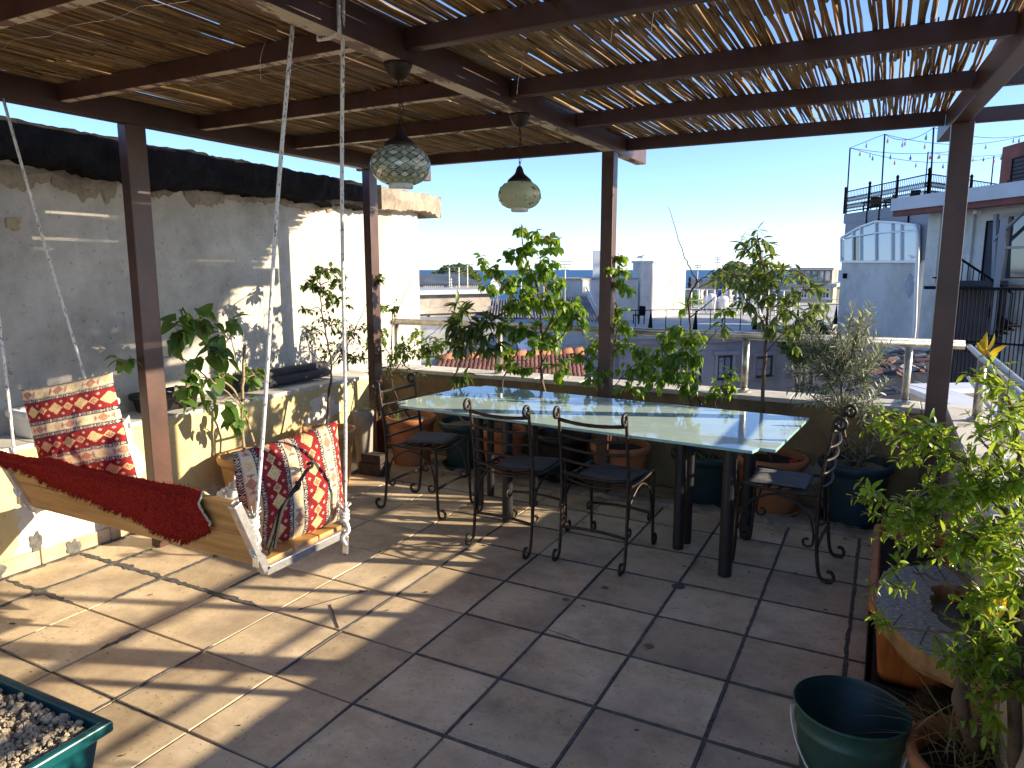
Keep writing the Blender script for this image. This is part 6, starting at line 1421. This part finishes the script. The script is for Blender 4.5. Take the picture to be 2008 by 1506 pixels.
b = MB(); c = onf(1660, 541, .06); b.obox(c, d * .05, n * .1, (0, 0, .12)); b.build('wall_bracket', m_bars, h)
# roof terrace
rd = thing('iron_roof_rail', 'ornate black iron railing round the roof terrace of the white building', 'railing', (A[0], A[1], zl))
def railseg(p, q, hgt, npost, deep):
    for k in range(npost + 1):
        c = p.lerp(q, k / npost); b = MB(); b.obox(c + _z * (hgt / 2 + .05), (.05, 0, 0), (0, .05, 0), (0, 0, hgt / 2 + .05)); b.lathe([(.05, 0), (.07, .05), (.04, .12), (0, .15)], 8, (c.x, c.y, c.z + hgt + .1)); b.build('rail_post', m_bars, rd)
    b = MB(); b.tube([p + _z * hgt, q + _z * hgt], .025, 4); b.tube([p + _z * .08, q + _z * .08], .03, 4); b.build('rail_bar', m_bars, rd)
    L_ = (q - p).length; N_ = int(L_ / .13); b = MB(); dd = (q - p).normalized()
    for k in range(N_):
        c = p + dd * (L_ * (k + .5) / N_); b.tube([c + _z * .08, c + _z * hgt], .010, 4)
        for zz in (.3, .62): b.tube([c + dd * (.062 * math.cos(a)) + _z * (zz * hgt + .13 * math.sin(a)) for a in [6.283 * i / 8 for i in range(9)]], .011, 4)
    b.build('scroll_panel', m_bars, rd)
pA, pB = PL(1655, 420, A, B_), PL(1818, 393, A, B_); zf = (pA.z + pB.z) / 2; pA.z = pB.z = zf
pC = at(2040, 380, 33); pC.z = zf
railseg(pA, pB, 1.0, 3, True); railseg(pB, pC, 1.0, 3, True)
b = MB(); b.prism([P2(pA), P2(pB), P2(pC), P2(at(2040, 380, 36.5)), P2(at(1690, 380, 36.5))], zf - .45, zf - .02); b.build('terrace_slab', m_bgrey, h)
q_ = 0
for (u, dd, rz, lab) in ((1715, 35, .3, 'leftmost dark chair on the roof terrace'), (1745, 34, 1.2, 'dark chair left of the middle table on the roof terrace'), (1800, 32, -.6, 'dark chair near the corner of the iron railing'), (1830, 33, .8, 'dark chair just right of the rail corner post'), (1900, 35, 2.0, 'dark chair beside the right pergola post on the roof terrace')):
    c = at(u, 390, dd); c.z = zf; chair_far(c, rz, m_bars, lab, 'chairs on the roof terrace')
for (u, dd, lab) in ((1728, 36, 'left dark table on the roof terrace'), (1772, 34.5, 'middle dark table on the roof terrace'), (1925, 36, 'right dark table on the roof terrace')):
    c = at(u, 390, dd); c.z = zf; t = thing('terrace_table', lab, 'table', c, .4, 'tables on the roof terrace'); b = MB(); b.box(-.8, .8, -.4, .4, .72, .77); b.build('tabletop', m_bars, t, local=True)
    for x in (-.7, .7):
        for y in (-.32, .32): b = MB(); b.box(x - .03, x + .03, y - .03, y + .03, 0, .72); b.build('leg', m_bars, t, local=True)
sl = thing('string_lights', 'poles and wires hung with coloured glass bottles above the roof terrace', 'string lights', (pA.x, pA.y, zf))
poles = [(1659, 420, 34, 290), (1727, 405, 32, 263), (1823, 395, 28.2, 250), (1812, 395, 40, 298), (1941, 390, 40, 306)]; tops = []
for (u, v, dd, vt) in poles:
    c = at(u, v, dd); c.z = zf; tp = at(u + 8, vt, dd); b = MB(); b.tube([c, tp], .035, 5); b.build('pole', m_bars, sl); tops.append(tp)
ends = [at(2020, 262, 38), at(1985, 300, 40)]
bcol = [M('bottle_' + k, c, .05, 5, .2, 0, spec=.6) for k, c in (('amber', (.60, .32, .05)), ('green', (.02, .32, .18)), ('violet', (.42, .36, .60)), ('red', (.6, .04, .05)), ('blue', (.04, .05, .55)), ('clear', (.55, .58, .58)))]
for (i0, i1, sag, bs) in ((0, 1, .0, (2,)), (0, 'm', .25, (0, 5, 1, 4, 3, 0, 1)), (1, 2, .35, (0, 2, 1)), (1, 'e', .5, (2, 0, 1, 2, 1)), (0, 'f', .6, (1, 0, 2, 1, 0, 3)), (3, 'f', .2, (2, 1, 5, 1, 1)), (2, 'e', .3, (1, 2))):
    p = tops[i0]; q = tops[i1] if isinstance(i1, int) else {'m': at(1900, 292, 36), 'e': ends[0], 'f': ends[1]}[i1]
    W_ = [p.lerp(q, k / 24) - _z * (sag * 4 * (k / 24) * (1 - k / 24)) for k in range(25)]
    b = MB(); b.tube(W_, .012, 4); b.build('wire', m_bars, sl)
    for k, c in enumerate(bs):
        a = W_[min(24, int((k + .6 + rnd.uniform(-.25, .25)) / len(bs) * 24))] ; b = MB(); b.lathe([(0, -.29), (.045, -.29), (.048, -.27), (.048, -.18), (.02, -.13), (.018, -.05), (0, -.05)], 8, a); b.build('glass_bottle', bcol[c], sl)
A4, B4 = P2(at(1962, 330, 38)), P2(at(2060, 330, 34)); h3 = thing('brick_red_hut', 'dark red hut with a black shutter on the roof terrace at the right edge', 'hut', (A4[0], A4[1], zf))
block(h3, 'wall', A4, B4, 4, zf, at(1962, 290, 38).z, M('dark_red_render', (.15, .055, .05), .3, 1, .9)); window(h3, A4, B4, 1982, 300, 2040, 375, 1, 8, m_bars, m_slate, .05, .08, False, 'shutter')
# right wing: slab, wall, door, stair
A5, B5 = P2(at(1816, 480, 25)), P2(at(2080, 480, 20)); h = thing('white_wing', 'white wing with dark door and window under a grey slab roof on the right edge', 'building', (A5[0], A5[1], -14))
block(h, 'wall', A5, B5, 6, -14, PL(1816, 418, A5, B5).z, m_bwhite); d5, n5 = facing(A5, B5)
zS = PL(1816, 414, A5, B5).z; As, Bs = (A5[0] + n5.x * 1.2 - d5.x * .4, A5[1] + n5.y * 1.2 - d5.y * .4), (B5[0] + n5.x * 1.2, B5[1] + n5.y * 1.2)
block(h, 'roof_slab', As, Bs, 7, zS + .002, zS + .42, M('grey_white_slab', (.45, .47, .52), .1, 1, .8)); block(h, 'eave_board', (As[0] - n5.x * .1, As[1] - n5.y * .1), (Bs[0] - n5.x * .1, Bs[1] - n5.y * .1), .3, zS - .18, zS, M('dark_red_render', (.15, .055, .05), .3, 1, .9))
window(h, A5, B5, 1926, 434, 1960, 560, 1, 1, m_bars, m_slate, .04, .06, False, 'door'); window(h, A5, B5, 1972, 420, 2040, 546, 1, 2, m_conc, m_pane, .10, .12, True)
for u in (1842, 1906): p = PL(u, 480, A5, B5); b = MB(); b.obox(p + n5 * .04 , d5 * .07, n5 * .06, (0, 0, 1.3)); b.build('pilaster', m_bwhite, h)
b = MB(); p = PL(1924, 415, A5, B5); b.tube([p + n5 * .02, p + n5 * .18], .05, 8); b.lathe([(0, -.08), (.06, -.07), (.07, 0), (.05, .05), (0, .06)], 10, p + n5 * .2); b.build('security_camera', m_frame, h)
# black stair cage
b = MB(); b.beam(PL(1968, 420, A5, B5) + n5 * .25, PL(1962, 575, A5, B5) + n5 * .25, .10, .12, up=tuple(d5)); b.build('frame_post', m_bgrey, h); b = MB(); b.beam(PL(2030, 412, A5, B5) + n5 * .3, PL(1966, 472, A5, B5) + n5 * .3, .06, .10, up=tuple(n5)); b.build('diagonal_brace', m_bgrey, h)
st = thing('iron_staircase', 'black iron fire staircase and tall bar fence in front of the white wing', 'staircase', at(1900, 760, 18.5))
F0, F1 = at(1850, 600, 19.5), at(2080, 600, 17.5)
zt_, zb_ = at(1900, 565, 19).z, at(1900, 760, 19).z
N_ = 27
for k in range(N_):
    c = F0.lerp(F1, k / N_); b = MB(); b.tube([(c.x, c.y, zb_ - .6), (c.x, c.y, zt_ + (.0 if k > 18 else .15 * (k % 2) * 0))], .016, 4); b.build('fence_bar', m_bars, st)
for zz in (zt_, zb_ + 1.2, zb_): b = MB(); b.beam((F0.x, F0.y, zz), (F1.x, F1.y, zz), .05, .05); b.build('fence_rail', m_bars, st)
G0, G1 = at(1845, 510, 22), at(1985, 585, 21)
for k in range(14):
    t_ = k / 13; c = G0.lerp(G1, t_); z_ = at(1845, 545, 22).z + (at(1985, 640, 21).z - at(1845, 545, 22).z) * t_
    b = MB(); b.obox((c.x, c.y + .5, z_), (.14, 0, 0), (0, .5, 0), (0, 0, .02)); b.build('tread', m_bars, st)
    b = MB(); b.tube([(c.x, c.y, z_), (c.x, c.y, z_ + .95)], .014, 4); b.build('baluster', m_bars, st)
for off in (0, .95):
    b = MB(); b.beam((G0.x, G0.y, at(1845, 545, 22).z + off), (G1.x, G1.y, at(1985, 640, 21).z + off), .05, .07 if off else .22); b.build('stringer' if not off else 'hand_rail', m_bars, st)
for (u, v0, v1, dd) in ((1845, 500, 770, 22), (1950, 430, 760, 20.5)):
    c = at(u, 600, dd); b = MB(); b.obox((c.x, c.y, (at(u, v0, dd).z + at(u, v1, dd).z) / 2), (.07, 0, 0), (0, .07, 0), (0, 0, (at(u, v0, dd).z - at(u, v1, dd).z) / 2)); b.build('stair_post', m_bgrey, st)
H0, H1 = at(1990, 640, 20), at(1905, 690, 20)
for k in range(8): c = H0.lerp(H1, k / 7); b = MB(); b.obox((c.x, c.y + .5, c.z), (.14, 0, 0), (0, .5, 0), (0, 0, .02)); b.build('tread', m_bars, st)
b = MB(); b.obox(at(1905, 565, 21), (1.2, -.2, 0), (0, .5, 0), (0, 0, .04)); b.build('landing', m_bars, st)
b = MB(); cc, ce = at(1846, 655, 21.6), at(1962, 655, 21.6); b.beam(cc, ce, .2, 3.2); b.build('dark_panel', m_slate, st)
# dark broken roof below the right end of the rail
r0, r1, r2_, r3 = at(1560, 830, 11), at(1860, 860, 10), at(1835, 690, 19), at(1770, 682, 20)
h = thing('dark_broken_roof', 'dark tarred roof strewn with broken red tiles below the right end of the rail', 'roof', at(1740, 800, 13))
r4 = at(1600, 740, 17)
b = MB(); b.add([r0, r1, r2_, r3, r4] + [p - _z * 3 for p in (r0, r1, r2_, r3, r4)], [(0, 1, 2, 3, 4), (0, 5, 6, 1), (1, 6, 7, 2), (2, 7, 8, 3), (3, 8, 9, 4), (4, 9, 5, 0)]); b.build('roof_deck', M('tar_roof', (.030, .029, .034), .5, 2, .75, .5, 8), h)
for k in range(46):
    s_, t_ = rnd.random(), rnd.uniform(.1, .95); p = r0.lerp(r1, s_).lerp(r3.lerp(r2_, s_), t_); a = rnd.uniform(0, 3); w = rnd.uniform(.05, .16)
    b = MB(); b.obox(p + _z * .05, (w * math.cos(a), w * math.sin(a), .02), (-w * .5 * math.sin(a), w * .5 * math.cos(a), .02), (0, 0, .02)); b.build('broken_tile', rnd.choice((m_rtile, m_rtile, m_slate, m_conc)), h)
b = MB(); b.tube(spline([at(1700, 722, 15), at(1740, 750, 13.5), at(1790, 780, 12), at(1812, 790, 11.5)], 5), .012, 4); b.build('cable', m_conc, h)
# neighbour's parapet beyond the right rail
np_ = thing('neighbour_parapet', 'pale neighbour parapet with bluish white coping beyond the right rail', 'wall', (.7, 8, -2))
m_cap = M('bluish_white_coping', (.60, .63, .68), .1, 2, .6)
for (p, q, nm) in (((.40, 8.45), (1.30, 6.0), 0), ((.40, 8.47), (2.4, 9.85), 1)):
    dq = Vector((q[0] - p[0], q[1] - p[1], 0)).normalized(); nn = Vector((dq.y, -dq.x, 0)) * (-1 if nm == 0 else 1)
    if nm == 0: nn = Vector((-dq.y, dq.x, 0))
    w = .14
    b = MB(); b.obox(Vector(((p[0] + q[0]) / 2, (p[1] + q[1]) / 2, -1.65)), dq * (math.hypot(q[0] - p[0], q[1] - p[1]) / 2 - .003 * nm), nn * (w - .01 * nm), (0, 0, 2.0)); b.build('wall_face', m_beige, np_)
    b = MB(); b.obox(Vector(((p[0] + q[0]) / 2, (p[1] + q[1]) / 2, .375 + .004 * nm)), dq * (math.hypot(q[0] - p[0], q[1] - p[1]) / 2 + .1), nn * (w + .05), (0, 0, .025)); b.build('coping', m_cap, np_, bevel=.004)
b = MB(); b.add([(.5, 8.3, -.4), (1.3, 6.0, -.4), (3.5, 6.0, -.4), (3.5, 10, -.4)], [(0, 1, 2, 3)]); b.build('inner_floor', m_conc, np_)

# ---- roof clutter far off
for k in range(26):
    u = rnd.choice((rnd.uniform(1345, 1500), rnd.uniform(1345, 1540), rnd.uniform(840, 960), rnd.uniform(1000, 1140))); dd = rnd.uniform(55, 68) if u > 1300 else rnd.uniform(31, 33)
    v0 = rnd.uniform(585, 605) if u > 1300 else 574; c = at(u, v0, dd); hgt = rnd.uniform(.6, 2.0); b = MB()
    if k % 3 == 0:
        b.tube([(c.x, c.y, c.z - 1.2), (c.x, c.y, c.z + hgt)], .03, 5)
        for q in range(4): b.tube([(c.x - .35 + .05 * q, c.y, c.z + hgt - .12 * q), (c.x + .35 - .05 * q, c.y, c.z + hgt - .12 * q)], .015, 4)
        tag(b.build('rooftop_aerial', m_galv, None), 'thin television aerial on the far roofs', 'aerial', 'television aerials on the far roofs')
    elif u > 1300:
        w = rnd.uniform(.3, .9); b.box(c.x - w, c.x + w, c.y - w * .6, c.y + w * .6, c.z - 3.5, c.z + hgt * .4); b.box(c.x - w * 1.1, c.x + w * 1.1, c.y - w * .7, c.y + w * .7, c.z + hgt * .4 + .002, c.z + hgt * .4 + .12)
        tag(b.build('chimney_stack', rnd.choice((m_conc, m_bwhite, m_lav)), None), 'small square chimney block among the far roofs right of the stair tower', 'chimney', 'chimney blocks on the far roofs')
